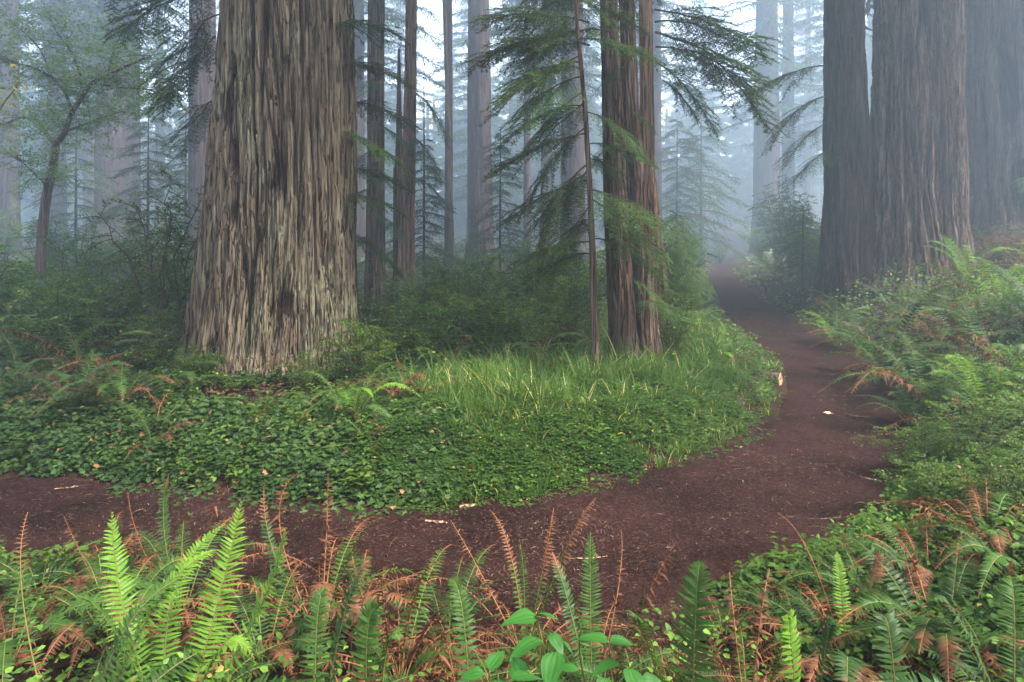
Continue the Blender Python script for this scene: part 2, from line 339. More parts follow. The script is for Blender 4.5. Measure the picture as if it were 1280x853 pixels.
# ------------------------------------------------------------------ trunks
def trunk_mesh(name, mat, prof, lean, nth, rows, depth, seed, f=(4.5, 11), twist=.03, lobes=0.06, knots=(), focus=.55, low=-.25):
    """prof: [(height, radius)], lean: [(height, dx, dy)], rows: [(height, step)] fine below and coarse above"""
    zs = [low]
    for top, st in rows:
        while zs[-1] < top: zs.append(zs[-1]+st)
    zs = np.array(zs)
    q = np.arange(nth)/nth*2*np.pi
    th = q-focus*np.sin(q)-np.pi/2           # denser towards the path side
    TH, ZZ = np.meshgrid(th, zs, indexing='xy')
    pr = np.array(prof); r = np.interp(ZZ, pr[:, 0], pr[:, 1])
    R0 = pr[1, 1]
    wz = noise(np.cos(TH)*R0*1.1, np.sin(TH)*R0*1.1, ZZ*.55, seed)*.22/max(R0, .3)
    T2 = TH+wz+twist*ZZ
    cx, cy = np.cos(T2)*R0, np.sin(T2)*R0
    f1, f2 = f
    n1 = noise(cx*f1, cy*f1, ZZ*f1*.085, seed+1); n2 = noise(cx*f2, cy*f2, ZZ*f2*.08, seed+2); n3 = noise(cx*f2*2.6, cy*f2*2.6, ZZ*f2*.2, seed+3)
    n4 = noise(cx*f2*1.3, cy*f2*1.3, ZZ*f2*.3, seed+9)
    c1 = np.clip(np.abs(n1)/.13, 0, 1)**.7; c2 = np.clip(np.abs(n2)/.15, 0, 1)**.7
    c3 = np.clip(np.abs(n3)/.16, 0, 1)**.8
    h = .46*c1+.27*c2+.17*c3+.20*n1+.10*n4
    hh = h.copy()
    disp = depth*(h-1)
    lo = np.exp(-np.maximum(ZZ-low, 0)/(.55*R0+.35))
    lb = sum(a*np.cos(k_*T2+ph) for k_, a, ph in ((3, .5, seed), (5, .6, seed*2.1), (8, .5, seed*3.3), (13, .25, seed)))
    disp = disp+lobes*R0*lb*(.25+1.2*lo)+.05*R0*noise(np.cos(TH)*1.3, np.sin(TH)*1.3, ZZ*.5, seed+6)
    for kt, kz, kr, kd in knots:
        dth = (T2-kt+np.pi) % (2*np.pi)-np.pi
        g = np.exp(-((dth*R0/kr)**2+((ZZ-kz)/(kr*2.4))**2)); disp -= kd*g; hh -= g*1.3
    r = r+disp
    ln = np.array(lean); lx = np.interp(ZZ, ln[:, 0], ln[:, 1]); ly = np.interp(ZZ, ln[:, 0], ln[:, 2])
    v = np.stack([np.cos(TH)*r+lx, np.sin(TH)*r+ly, ZZ], -1)
    m, n = v.shape[:2]
    i = np.arange(m-1)[:, None]*n; j = np.arange(n)[None]; j2 = (j+1) % n
    fc = np.stack([i+j, i+j2, i+n+j2, i+n+j], -1).reshape(-1, 4)
    b = Buf(); b.add(v.reshape(-1, 3), fc, 0, .5, np.clip(hh, 0, 1).ravel())
    e = (m-1)*n; b.f.append(np.array([[e+q_ for q_ in range(n)]])); b.m.append(np.array([0]))
    return b.mesh(name, [mat])

# ------------------------------------------------------------------ conifer boughs
def side_twig(b, p, d, l, rs, need, spacing, fine, tint):
    """one twig with flat sprays of needles"""
    d = unit(d); n_ = max(2, int(l/.08)); s = np.linspace(0, 1, n_+1)
    pts = p+s[:, None]*l*d+np.array([0, 0, -1.])*(s[:, None]**2)*l*.30
    tube(b, pts, np.linspace(.006, .002, len(pts))*(1 if fine else 2), 3, 1, .4, .5, cap=False)
    up = np.array([0, 0, 1.])
    if fine:
        m = max(3, int(l/.026))
        ts = (np.arange(m)+.5)/m
        sg = np.where(np.arange(m) % 2 == 0, 1, -1)
        pp = p+ts[:, None]*l*d+np.array([0, 0, -1.])*(ts[:, None]**2)*l*.30
        sd = unit(np.cross(d, up))
        td = unit(d*.75+sd*sg[:, None]*.8+rs.normal(0, .16, (m, 3))+np.array([0, 0, -.22]))
        tl = (.15*(1-.5*ts))*rs.uniform(.6, 1.2, m)
        k_ = 8
        q = (np.arange(k_)+.5)/k_
        P = pp[:, None]+q[None, :, None]*tl[:, None, None]*td[:, None]; P = P.reshape(-1, 3)
        D = np.repeat(td, k_, 0); U = unit(np.cross(D, np.cross(up, D))+1e-6)
        Sd = unit(np.cross(D, U))
        for sgn in (1, -1):
            nd = unit(D*.55+Sd*sgn+rs.normal(0, .18, P.shape))
            stamp(b, T_TRI, P, nd, U+rs.normal(0, .2, P.shape), need*rs.uniform(.8, 1.3, len(P)), .0088, 0, np.clip(tint+rs.normal(0, .22, len(P)), 0, 1), 0)
    else:
        m = max(3, int(l/spacing)); ts = (np.arange(m)+.5)/m; sg = np.where(np.arange(m) % 2 == 0, 1, -1)
        pp = p+ts[:, None]*l*d+np.array([0, 0, -1.])*(ts[:, None]**2)*l*.30; sd = unit(np.cross(d, up))
        td = unit(d*.8+sd*sg[:, None]*.8+rs.normal(0, .4, (m, 3))+np.array([0, 0, -.3]))
        stamp(b, T_RHO, pp, td, up+rs.normal(0, .35, (m, 3)), need*rs.uniform(.6, 1.2, m), need*.26, 0, np.clip(tint+rs.normal(0, .22, m), 0, 1), 0)
def bough_buf(b, p0, az, L, rise, droop, rs, fine=True, need=.024, spacing=.06, dens=1.0, limb=.012, tint=.5):
    n = 14; s = np.linspace(0, 1, n)
    d0 = np.array([math.cos(az), math.sin(az), 0]); sd = np.array([-d0[1], d0[0], 0])
    wig = np.cumsum(rs.normal(0, .02, n))*L
    pts = p0+s[:, None]*L*d0+wig[:, None]*sd+np.outer(s*rise*L-droop*L*s**2, [0, 0, 1.])
    tube(b, pts, np.linspace(limb, .003, n)*L**.5, 5, 1, .4, .5, cap=False)
    m = int((11+16*L)*dens)
    for i in range(m):
        t = .12+.88*(i+rs.uniform(0, .6))/m; t = min(t, .99)
        p = np.array([np.interp(t, s, pts[:, c]) for c in range(3)])
        sg = 1 if i % 2 else -1
        dd = d0*(.6+.6*t)+sd*sg*1.0+np.array([0, 0, rs.normal(-.15, .18)])
        l = L*(.16+.34*math.sin(min(1, (1-t)*1.25+.12)*math.pi*.5))*rs.uniform(.6, 1.15)
        l = min(l, .75)
        side_twig(b, p, dd, l, rs, need, spacing, fine, np.clip(tint+rs.normal(0, .15), 0, 1))
BOUGHS = []
for i in range(5):
    b = Buf(); bough_buf(b, np.zeros(3), 0, 1.3, [.15, .0, .25, -.15, .1][i], [.35, .3, .5, .3, .6][i], np.random.RandomState(40+i), dens=.95)
    BOUGHS.append(b.mesh('bough', [M_NEED, M_TWIG]))
def add_boughs(root, spec):
    """spec rows: (x, y, z local, azimuth degrees, length, tilt degrees, variant)"""
    for x, y, z, az, L, tilt, v in spec:
        o = link('branch', BOUGHS[v % 5], root, (x, y, z), (0, -math.radians(tilt), math.radians(az)), L/1.3)
def crown_buf(height, base, rmax, n, rs, need, spacing, limb=.02, dens=.6, sag=.45):
    b = Buf()
    for i in range(n):
        t = (i+rs.rand())/n; z = base+(height-base)*t
        L = rmax*(1-t)**.6*rs.choice([.3, .6, .85, 1.1, 1.25])+.12*rmax
        bough_buf(b, np.array([0, 0, z]), i*2.399+rs.uniform(-.5, .5), L, rs.uniform(-.1, .25), sag*rs.uniform(.5, 1.2), rs, False, need, spacing, dens/max(1, L**.6), limb, np.clip(.5+rs.normal(0, .2), 0, 1))
    return b

# ------------------------------------------------------------------ fern fronds
def frond_buf(b, P0, P1, P2, npair, W, rs, dead=lambda s: 0*s, kind='green', hero=False, roll=0.0, rad=.0035, gaps=.0):
    n = 22; pts = bez(P0, P1, P2, n); s = np.linspace(0, 1, n)
    L = np.linalg.norm(np.diff(pts, axis=0), axis=1).sum()
    T = unit(np.gradient(pts, axis=0)); up = np.array([0, 0, 1.])
    hv = np.asarray(P2, float)-np.asarray(P0, float); hv[2] = 0; hv = unit(hv+1e-6)
    sd = unit(np.cross(np.tile(hv, (n, 1)), up)); sd = unit(sd-T*(sd*T).sum(1)[:, None])
    nn = np.cross(sd, T); sd = sd*math.cos(roll)+nn*math.sin(roll); nn = np.cross(sd, T)
    tube(b, pts, np.linspace(rad, rad*.3, n), 4, 1, rs.rand(), dead(s).repeat(4) if kind != 'dead' else .8, cap=False)
    ts = np.linspace(.13, .992, npair); sp = L*.86/npair
    prof = np.interp(ts, [.1, .17, .3, .5, .75, .9, .97, 1], [.55, .8, .98, 1, .74, .42, .2, .1])
    for sg in (1, -1):
        t = np.clip(ts+rs.normal(0, .0015, npair), 0, 1)
        keep = rs.rand(npair) > gaps
        P = np.stack([np.interp(t, s, pts[:, c]) for c in range(3)], 1); TT = unit(np.stack([np.interp(t, s, T[:, c]) for c in range(3)], 1))
        SD = unit(np.stack([np.interp(t, s, sd[:, c]) for c in range(3)], 1)); NN = np.cross(SD, TT)
        fw = np.radians(np.interp(ts, [0, .5, .9, 1], [4, 14, 34, 55]))+rs.normal(0, .06, npair)
        jit = .10 if kind == 'green' else .5
        d = SD*sg*np.cos(fw)[:, None]+TT*np.sin(fw)[:, None]+NN*rs.normal(.10, jit, (npair, 1))+rs.normal(0, jit*.4, (npair, 3))
        l = W*prof*rs.uniform(.9, 1.07, npair)*(1 if kind == 'green' else rs.uniform(.55, 1, npair))
        age = np.clip(dead(ts)+rs.normal(0, .12, npair)*(dead(ts) > .02), 0, 1)
        tn = np.clip(.45+rs.normal(0, .15, npair)+.25*(ts-.5), 0, 1) if kind == 'green' else rs.rand(npair)
        wd = np.minimum(sp*.74, l*.34)*(1 if kind == 'green' else .9)
        cur = np.clip(rs.normal(.12, .08, npair)+age*rs.uniform(0, .8, npair), -.1, 1.3) if kind == 'green' else rs.uniform(.2, 1.3, npair)
        nrm = NN*1.0+TT*.35+rs.normal(0, .14 if kind == 'green' else .5, (npair, 3))
        if sg < 0: nrm = nrm
        T_ = T_PIN if hero else T_PIN2
        if sg < 0: T_ = (T_[0]*np.array([1, -1, 1]),)+tuple(f[:, ::-1] for f in T_[1:])
        stamp(b, T_, P[keep], d[keep], nrm[keep], l[keep], wd[keep], 0, tn[keep], age[keep], cur[keep])
FM = {'green': M_FERN, 'bright': M_FERNB, 'dark': M_FERND, 'dead': M_DEAD}
def fern(px, d, L, n, label, kinds, az0=0, az1=360, seed=0, W=.085, lift=1.0, hero=True, group='sword ferns', extra=(), x=None, tips=.3, npair=40, name='sword_fern'):
    """fern clump with its own fronds; az measured from straight away clockwise, degrees"""
    rs = np.random.RandomState(1000+seed); X0 = (px-640)/F_PX*d if x is None else x
    z0 = H(X0, d)
    root = empty(name, (X0, d, z0), label, 'fern', group)
    n = int(n*2.3)
    for i in range(n):
        kd = kinds[rs.randint(len(kinds))]
        az = math.radians(az0+(az1-az0)*(i+rs.uniform(-.3, .3))/max(n-1, 1)); dr = np.array([math.sin(az), math.cos(az), 0])
        l = L*rs.uniform(.72, 1.08); e = lift*rs.uniform(.75, 1.15)
        P0 = dr*.03; P1 = dr*l*.34+np.array([0, 0, l*.72*e]); P2 = dr*l*rs.uniform(.72, 1.0)+np.array([0, 0, l*.42*e*rs.uniform(.2, 1.35)])
        if kd == 'dead': P2[2] *= rs.choice([.1, .6, .9]); P1 = P1*[1.2, 1.2, rs.uniform(.7, 1)]
        b = Buf(); a0 = rs.uniform(0, 1)
        dd = (lambda s: .0*s) if kd == 'bright' else ((lambda s, a0=a0: np.clip((s-(.95-tips*a0))*6, 0, 1)) if kd != 'dead' else (lambda s: 0*s+.2))
        np_ = int(npair*rs.uniform(.85, 1.1))
        frond_buf(b, P0, P1, P2, np_, W*rs.uniform(.8, 1.1), rs, dd, 'dead' if kd == 'dead' else 'green', hero, rs.normal(0, .25), gaps=.28 if kd == 'dead' else .03)
        link('frond', b.mesh('frond', [FM[kd], M_STEM]), root)
    for ex in extra:
        P0, P1, P2, kd, W_, npr, dead0 = ex
        b = Buf(); o = np.array([X0, d, z0])
        frond_buf(b, np.array(P0)-o, np.array(P1)-o, np.array(P2)-o, npr, W_, rs, (lambda s, q=dead0: np.clip((s-q)*5, 0, 1)), 'dead' if kd == 'dead' else 'green', True, rs.normal(0, .12), gaps=.1 if kd == 'dead' else .0)
        link('frond', b.mesh('frond', [FM[kd], M_STEM]), root)
    return root
SHARED = {}
for kd in ('green', 'dark', 'dead', 'bright'):
    SHARED[kd] = []
    for i in range(4 if kd in ('green', 'dark') else 3):
        rs = np.random.RandomState(200+i+len(SHARED)*10); b = Buf(); e = [1, .75, 1.15, .55][i]
        if kd == 'dead': e *= .75
        q = [.85, .7, 1.1, .95][i]
        frond_buf(b, (0.03, 0, 0), (.30, rs.normal(0, .05), .66*e), (.80, rs.normal(0, .1), .50*e*[.9, .6, 1.1, .3][i]), 32, .10, rs,
                  (lambda s, q=q: np.clip((s-q)*5, 0, 1)), 'dead' if kd == 'dead' else 'green', False, rs.normal(0, .15), rad=.005, gaps=.04)
        SHARED[kd].append(b.mesh('frond', [FM[kd], M_STEM]))
def fern_shared(px, d, L, n, label, kinds, seed, az0=0, az1=360, group='sword ferns', x=None):
    rs = np.random.RandomState(3000+seed); X0 = (px-640)/F_PX*d if x is None else x
    root = empty('sword_fern', (X0, d, H(X0, d)), label, 'fern', group)
    for i in range(n):
        kd = kinds[rs.randint(len(kinds))]; me = SHARED[kd][rs.randint(len(SHARED[kd]))]
        az = az0+(az1-az0)*(i+rs.uniform(-.4, .4))/max(n-1, 1)
        link('frond', me, root, (0, 0, 0), (rs.normal(0, .12), rs.normal(0, .22), math.radians(90-az)), 1.2*L*rs.uniform(.7, 1.15))
    return root

# ------------------------------------------------------------------ shrubs
def shrub_meshes(seed, r, h, nstem, ntw, leaf, mat, flat=.5, gap=.023, T=T_RHO, wide=.55, yel=.02):
    rs = np.random.RandomState(seed); st = Buf(); fo = Buf()
    for i in range(nstem):
        az = i*2.399+rs.uniform(-.4, .4); out = r*math.sqrt((i+.5)/nstem)*rs.uniform(.7, 1.1); hh = h*rs.uniform(.72, 1.05)*(1-.35*(out/r)**2)
        d = np.array([math.cos(az), math.sin(az), 0])
        p = bez(d*.05, d*out*.35+np.array([0, 0, hh*.75]), d*out+np.array([0, 0, hh]), 9)
        p[1:-1] += rs.normal(0, .02*h, (7, 3))
        tube(st, p, np.linspace(.012, .003, 9)*h**.5, 4, 0, .4, .5, cap=False)
        for j in range(ntw):
            t = .22+.78*(j+rs.rand())/ntw; q = np.array([np.interp(t, np.linspace(0, 1, 9), p[:, c]) for c in range(3)])
            a2 = rs.uniform(0, 2*np.pi); l = r*rs.uniform(.22, .5)*(1.15-.5*t)
            dd = unit(np.array([math.cos(a2), math.sin(a2), rs.normal(.25, .3)])+d*.5)
            m = 6; s = np.linspace(0, 1, m); tw = q+s[:, None]*l*dd+np.outer(-s**2*l*.25, [0, 0, 1.])
            tube(st, tw, np.linspace(.004, .0015, m)*h**.5, 3, 0, .4, .5, cap=False)
            sub = [(tw[0], dd, l)]
            for k_ in range(4):
                tt = rs.uniform(.25, .9); qq = np.array([np.interp(tt, s, tw[:, c]) for c in range(3)])
                sub.append((qq, unit(dd*.6+np.cross(dd, [0, 0, 1])*rs.choice([-1, 1])+rs.normal(0, .2, 3)), l*rs.uniform(.3, .6)))
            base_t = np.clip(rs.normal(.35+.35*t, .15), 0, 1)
            for (a, dv, ll) in sub:
                nl = max(3, int(ll/gap)); u_ = (np.arange(nl)+.6)/nl
                P = a+u_[:, None]*ll*dv+np.outer(-u_**2*ll*.2, [0, 0, 1.])
                sg = np.where(np.arange(nl) % 2 == 0, 1, -1)[:, None]; sdv = unit(np.cross(dv, [0, 0, 1.]))
                ld = dv*.5+sdv*sg+rs.normal(0, .35, (nl, 3)); nr = np.array([0, 0, 1.])+rs.normal(0, 1-flat, (nl, 3))
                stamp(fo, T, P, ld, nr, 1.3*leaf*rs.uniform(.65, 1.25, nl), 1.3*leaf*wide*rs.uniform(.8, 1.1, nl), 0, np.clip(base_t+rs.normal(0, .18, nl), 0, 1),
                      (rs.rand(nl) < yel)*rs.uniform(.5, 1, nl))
    return st.mesh('stem', [M_TWIG]), fo.mesh('foliage', [mat])
SHV = {
 'hucklea': shrub_meshes(11, .8, 1.2, 13, 15, .030, M_SHR),
 'huckleb': shrub_meshes(12, .9, 1.0, 14, 14, .032, M_SHR),
 'tall': shrub_meshes(13, .75, 1.9, 12, 18, .034, M_SHR, .55),
 'bright': shrub_meshes(14, .7, .9, 13, 14, .028, M_SHRB),
 'brightb': shrub_meshes(15, .8, .7, 14, 13, .034, M_SHRB, .6),
 'broad': shrub_meshes(16, .8, 1.1, 11, 11, .060, M_SHR, .6, .05, T_OVA, .6),
 'tallb': shrub_meshes(18, .8, 1.9, 13, 17, .036, M_SHRB, .55),
 'airy': shrub_meshes(17, .9, 1.6, 9, 19, .034, M_SHRB, .65, .035, T_RHO, .5, .05),
}
def shrub(var, px, d, sc, label, rz=0.0, group='evergreen huckleberry shrubs', sz=None, x=None, dz=0.0):
    X0 = (px-640)/F_PX*d if x is None else x
    st, fo = SHV[var]
    root = empty('shrub', (X0, d, H(X0, d)-.04+dz), label, 'shrub', group, rz, (sc, sc, sz or sc))
    link('stem', st, root); link('foliage', fo, root)
    return root

# ================================================================== REDWOODS
def tree(name, px, d, label, cat, group, x=None, z=None):
    X0 = (px-640)/F_PX*d if x is None else x
    return empty(name, (X0, d, H(X0, d) if z is None else z), label, cat, group)
G_BIG, G_STAND = 'old redwoods beside the path', 'redwoods standing in the fog'
big = tree('redwood_tree', 341, 7.95, 'huge old redwood with deeply furrowed grey-brown bark, left of the path bend', 'tree', G_BIG)
link('trunk', trunk_mesh('trunk', M_BARK, [(-.3, 1.26), (0, 1.09), (.3, .99), (1, .925), (2, .865), (3, .815), (4.4, .745), (10, .6), (30, .15)],
     [(-.3, -.04, 0), (0, 0, 0), (2.2, .12, 0), (4.4, .18, 0), (30, .2, 0)], 680, [(5.2, .0125), (30, .4)], .17, 1, (4.3, 11), .05, .035,
     knots=[(-1.80, 2.35, .07, .10), (-1.86, 3.3, .05, .08), (-1.74, 1.75, .05, .07), (-1.22, 2.15, .06, .06), (-1.95, 2.9, .09, .05), (-1.1, .8, .06, .08), (-2.3, 1.2, .05, .07)]), big)
add_boughs(big, [(.75, -.1, 2.0, -8, .75, -5, 0), (.72, .1, 2.35, 12, .8, 5, 3), (.72, -.1, 2.75, -5, .9, -12, 1), (.7, .2, 3.1, 20, .9, 0, 2), (.7, 0, 3.5, 0, .8, 10, 4), (.75, .2, 1.6, 10, .8, -15, 3), (.72, -.2, 3.9, -15, .8, 0, 0),
     (-.75, .3, 4.2, 172, 1.15, -28, 4), (-.75, .2, 3.9, 184, 1.0, -32, 3), (-.75, .3, 4.6, 176, 1.3, -18, 0), (-.8, .4, 3.2, 168, .8, -25, 4), (-.8, .3, 5.0, 180, 1.3, -12, 2)])
dark = tree('redwood_tree', 1062, 15.3, 'dark-barked narrow redwood fused to the left side of the great twin beside the path', 'tree', G_BIG)
link('trunk', trunk_mesh('trunk', M_BARKD, [(-.4, .95), (0, .76), (.8, .64), (2, .57), (3.2, .52), (5.6, .44), (14, .45), (34, .12)], [(-.4, 0, 0), (2.6, 0, 0), (4, -.07, 0), (5.6, -.12, 0), (34, -.2, 0)],
     260, [(6.4, .03), (34, .5)], .12, 11, (3.2, 8), .02, .05), dark)
add_boughs(dark, [(-.55, -.1, 3.9, 182, 1.3, -20, 3), (-.55, 0, 4.5, 178, 1.5, -18, 4), (-.5, -.2, 3.3, 190, 1.1, -25, 1), (-.55, 0, 5.2, 180, 1.7, -12, 0)])
twin = tree('redwood_tree', 1144, 15.0, 'massive redwood with long peeling pale ridges of bark, right of the path', 'tree', G_BIG)
link('trunk', trunk_mesh('trunk', M_BARKR, [(-.6, 1.75), (0, 1.30), (.5, 1.14), (1.2, 1.04), (3, .97), (5.6, .89), (14, .8), (40, .2)], [(-.6, -.1, 0), (0, 0, 0), (5.6, .06, 0), (40, .1, 0)],
     520, [(.8, .02), (6.4, .024), (40, .5)], .24, 5, (3.4, 8.5), .03, .045), twin)
rear = tree('redwood_tree', 1262, 18.6, 'fire-blackened redwood up the slope at the right edge, behind the twin', 'tree', G_BIG)
link('trunk', trunk_mesh('trunk', M_BARKX, [(-.6, 1.9), (0, 1.55), (.8, 1.38), (3, 1.32), (6, 1.28), (14, 1.0), (40, .2)], [(-.6, 0, 0), (40, .3, 0)],
     300, [(6.4, .035), (40, .5)], .20, 23, (2.3, 6.5), .03, .05, knots=[(-1.9, 1.0, .3, .25), (-1.5, 2.6, .25, .2), (-2.1, 3.4, .3, .2), (-1.3, .5, .2, .2)]), rear)
add_boughs(rear, [(.3, -1.35, 1.7, -80, .9, -20, 3), (-.5, -1.2, 1.2, -110, .8, -15, 1)])

G_CL = 'slender redwoods growing in the clump at the bend'
c1 = tree('redwood_tree', 781, 7.95, 'front stem of the redwood clump at the path bend, blackened on its left', 'tree', G_CL)
link('trunk', trunk_mesh('trunk', M_BARKX, [(-.2, .28), (0, .215), (.4, .172), (1.2, .155), (2.5, .135), (4.3, .112), (20, .02)], [(-.2, .02, 0), (0, 0, 0), (.85, -.05, 0), (2.1, -.12, 0), (4.4, -.19, 0), (20, -.2, 0)],
     170, [(5, .02), (20, .4)], .045, 31, (9, 20), .08, .07), c1)
c2 = tree('redwood_tree', 808, 8.3, 'middle stem of the redwood clump, leaning back against the front stem', 'tree', G_CL)
link('trunk', trunk_mesh('trunk', M_BARKX, [(-.2, .28), (0, .21), (.4, .165), (1.2, .145), (2.5, .115), (4.3, .098), (20, .02)], [(-.2, .03, 0), (0, 0, 0), (.9, -.05, 0), (1.7, -.09, 0), (3.1, -.19, 0), (4.4, -.24, 0), (20, -.34, 0)],
     150, [(5, .02), (20, .4)], .04, 37, (9, 20), .1, .07), c2)
c3 = tree('redwood_tree', 826, 9.5, 'cinnamon-barked smooth redwood stem, rearmost of the clump at the bend', 'tree', G_CL)
link('trunk', trunk_mesh('trunk', M_BARKC, [(-.2, .30), (0, .26), (.6, .18), (1.6, .125), (2.5, .105), (4.8, .09), (20, .02)], [(-.2, 0, 0), (0, 0, 0), (1.3, -.08, 0), (2.4, -.18, 0), (4.8, -.22, 0), (20, -.25, 0)],
     110, [(5.4, .03), (20, .4)], .02, 41, (9, 22), .06, .06), c3)
add_boughs(c1, [(-.15, -.1, 3.9, 200, 1.1, -5, 0), (0, -.12, 3.5, -150, .4, -20, 3), (.0, -.12, 3.0, -20, .4, -25, 1), 
     (-.1, -.1, 2.65, -160, .42, -20, 3), (.05, -.1, 1.05, -20, .45, -15, 3), (0, -.1, 2.0, -165, .4, -25, 4), (.1, -.2, .8, -60, .6, 0, 2)])
add_boughs(c3, [(-.1, -.1, 4.15, 2, 1.5, -10, 0), (-.1, -.1, 4.35, -6, 1.75, -16, 4), (-.1, -.1, 3.95, -10, 1.1, -26, 3), (-.1, -.1, 4.5, 6, 1.45, -2, 2), (-.1, 0, 4.7, 0, 1.5, -6, 1), (0, -.1, 3.7, -20, .7, -35, 1),
     (.1, -.1, 1.5, -60, .8, -25, 3), (.1, -.15, 1.9, -75, .7, -25, 4), (.1, -.1, 1.0, -50, .6, -10, 2)])

# young redwood with hanging sprays, left of the clump
sap = tree('redwood_sapling', 745, 7.3, 'thin young redwood with drooping green sprays, left of the clump', 'tree', None)
b = Buf(); P = [at(745, 470, 7.3), at(743, 400, 7.3), at(741, 320, 7.3), at(737, 230, 7.3), at(731, 130, 7.3), at(722, 40, 7.3), at(716, -60, 7.3), at(712, -200, 7.3)]
o_ = np.array(sap.location); P = [np.array(p)-o_ for p in P]; P[0][2] = -.1
tube(b, P, [.05, .042, .036, .031, .026, .021, .015, .006], 9, 0, .5, .6)
link('trunk', b.mesh('trunk', [M_BARKM]), sap)
rs = np.random.RandomState(5); Pz = np.array(P); sp = []
for i in range(36):
    z = 1.35+3.3*(i/36)+rs.uniform(-.05, .05); xx = np.interp(z, Pz[:, 2], Pz[:, 0]); L = (.95-.10*abs(z-2.2))*rs.uniform(.65, 1.1)
    az = rs.choice([180, 180, 180, 0, 0, 90, 150])+rs.uniform(-45, 45)
    if 3 < z: L *= 1.1
    if abs(az % 360) < 50: L *= .6
    sp.append((xx, 0, z, az, L, rs.uniform(-38, 2), rs.randint(5)))
sp += [(Pz[3, 0], 0, 3.55, 182, 1.15, 4, 2), (Pz[3, 0], 0, 3.8, 190, 1.1, 8, 0), (Pz[3, 0], 0, 2.3, 178, 1.15, -40, 4), (Pz[3, 0], 0, 4.3, 175, .9, 10, 0)]
add_boughs(sap, sp)

# stems in the middle distance
def stem(px, d, r, label, mat=M_BARKM, height=24, leanx=0, seed=0, nth=90, fine=.05, depth=.03, group=G_STAND, f=(6, 14), crown=None, flare=1.35, name='redwood_tree', hi=None, z=None):
    t = tree(name, px, d, label, 'tree', group, z=z)
    vis = hi or min(height, d*.36+3.2)
    rows = [(vis, fine)] + ([(height, .6)] if height > vis+.6 else [])
    link('trunk', trunk_mesh('trunk', mat, [(-.3, r*flare*1.15), (0, r*flare), (.8+r, r*1.08), (3+r, r), (height*.5, r*.8), (height, r*.25)],
         [(-.3, 0, 0), (0, 0, 0), (height, leanx*height, 0)], nth, rows, depth, seed, f, .03, .05), t)
    return t
s1 = stem(469, 14.8, .20, 'straight brown redwood trunk just right of the huge furrowed one', seed=51, nth=120, fine=.035, leanx=.004, f=(7, 16))
add_boughs(s1, [(0, -.15, z, az, L, t, v) for z, az, L, t, v in ((1.6, 200, 1.0, -20, 0), (2.1, -20, .9, -25, 1), (2.6, 190, 1.2, -25, 2), (3.1, -60, .8, -15, 3), (3.4, 170, 1.2, -20, 4), (4.0, -10, .9, -25, 0), (4.5, 200, 1.3, -10, 1), (4.9, -100, .8, -20, 2), (5.3, 180, 1.4, -10, 3), (1.1, 230, 1.0, -10, 3))])
snag = stem(499, 15.2, .13, 'broken-topped dead snag standing beside two live stems', M_BARKM, height=5.75, seed=52, nth=80, fine=.04, name='dead_snag', flare=1.5, f=(8, 16), hi=5.75)
s2 = stem(509, 15.9, .155, 'slim ruddy redwood stem close behind the broken snag', M_BARKC, height=22, leanx=.014, seed=53, nth=100, fine=.04, flare=1.9, f=(7, 16))
add_boughs(s2, [(.05, 0, 5.0, 0, 1.4, -30, 4), (.05, 0, 4.0, -20, 1.3, -38, 1), (0, 0, 3.0, 10, .9, -20, 2)])
s3 = stem(601, 34, .64, 'tall purple-brown redwood with broad flared foot in the fog, centre', M_BARKF, 34, seed=54, leanx=-.008, nth=140, fine=.06, depth=.08, f=(3.5, 8), flare=1.5)
s4 = stem(716, 33, .60, 'grey foggy redwood trunk directly behind the young sapling', M_BARKF, 34, seed=55, leanx=.0, nth=120, fine=.07, depth=.08, f=(3.5, 8), flare=1.3)
s5 = stem(566, 26, .10, 'pale crooked pole of a dead stem left of the central trunk', M_BARK, 20, seed=56, leanx=-.03, nth=40, fine=.1, depth=.02, flare=1.4)
s5b = stem(561, 27, .17, 'faint upright stem behind the pale crooked pole', M_BARKF, 26, seed=57, leanx=.0, nth=40, fine=.12, depth=.02)
s6 = stem(659, 38, .22, 'thin grey stem in fog midway between two broad central trunks', M_BARKF, 30, seed=58, nth=40, fine=.15, depth=.03)
s7 = stem(683, 46, .42, 'very faint trunk in fog just left of the trunk behind the sapling', M_BARKF, 36, seed=59, nth=40, fine=.2, depth=.05)
s8 = stem(958, 56, 1.1, 'pale misty redwood rising over the shrubs where the path ends', M_BARKF, 40, seed=60, nth=90, fine=.12, depth=.12, f=(2.5, 6), flare=1.2)
s9 = stem(142, 42, 1.05, 'broad misty redwood behind the leafy sapling, thicker of the joined pair', M_BARKF, 36, seed=61, nth=120, fine=.08, depth=.10, f=(3, 7))
s10 = stem(168, 43, .38, 'narrow stem joined to the right of the broad misty redwood', M_BARKF, 34, seed=62, nth=60, fine=.1, depth=.05)
s11 = stem(254, 28, .56, 'blue-grey redwood half hidden behind hanging branches by the huge trunk', M_BARKF, 32, seed=63, nth=110, fine=.06, depth=.06, f=(4, 10))
s12 = stem(448, 36, .36, 'ghostly grey trunk seen beside the right edge of the huge redwood', M_BARKF, 32, seed=64, nth=50, fine=.12, depth=.04)
s13 = stem(72, 46, .55, 'pale column of a redwood in fog at far left', M_BARKF, 38, seed=65, nth=40, fine=.2, depth=.06)
s14 = stem(112, 60, .5, 'faintest trunk under the bright gap at upper left', M_BARKF, 40, seed=66, nth=30, fine=.3, depth=.06)
s15 = stem(818, 44, .5, 'misty trunk peeking out behind the clump stems', M_BARKF, 38, seed=67, nth=40, fine=.2, depth=.06)
s16 = stem(530, 19, .035, 'skinny bare understory stem right of the ruddy redwood', M_BARKD, 6.5, seed=68, nth=14, fine=.15, depth=.004, name='young_conifer')
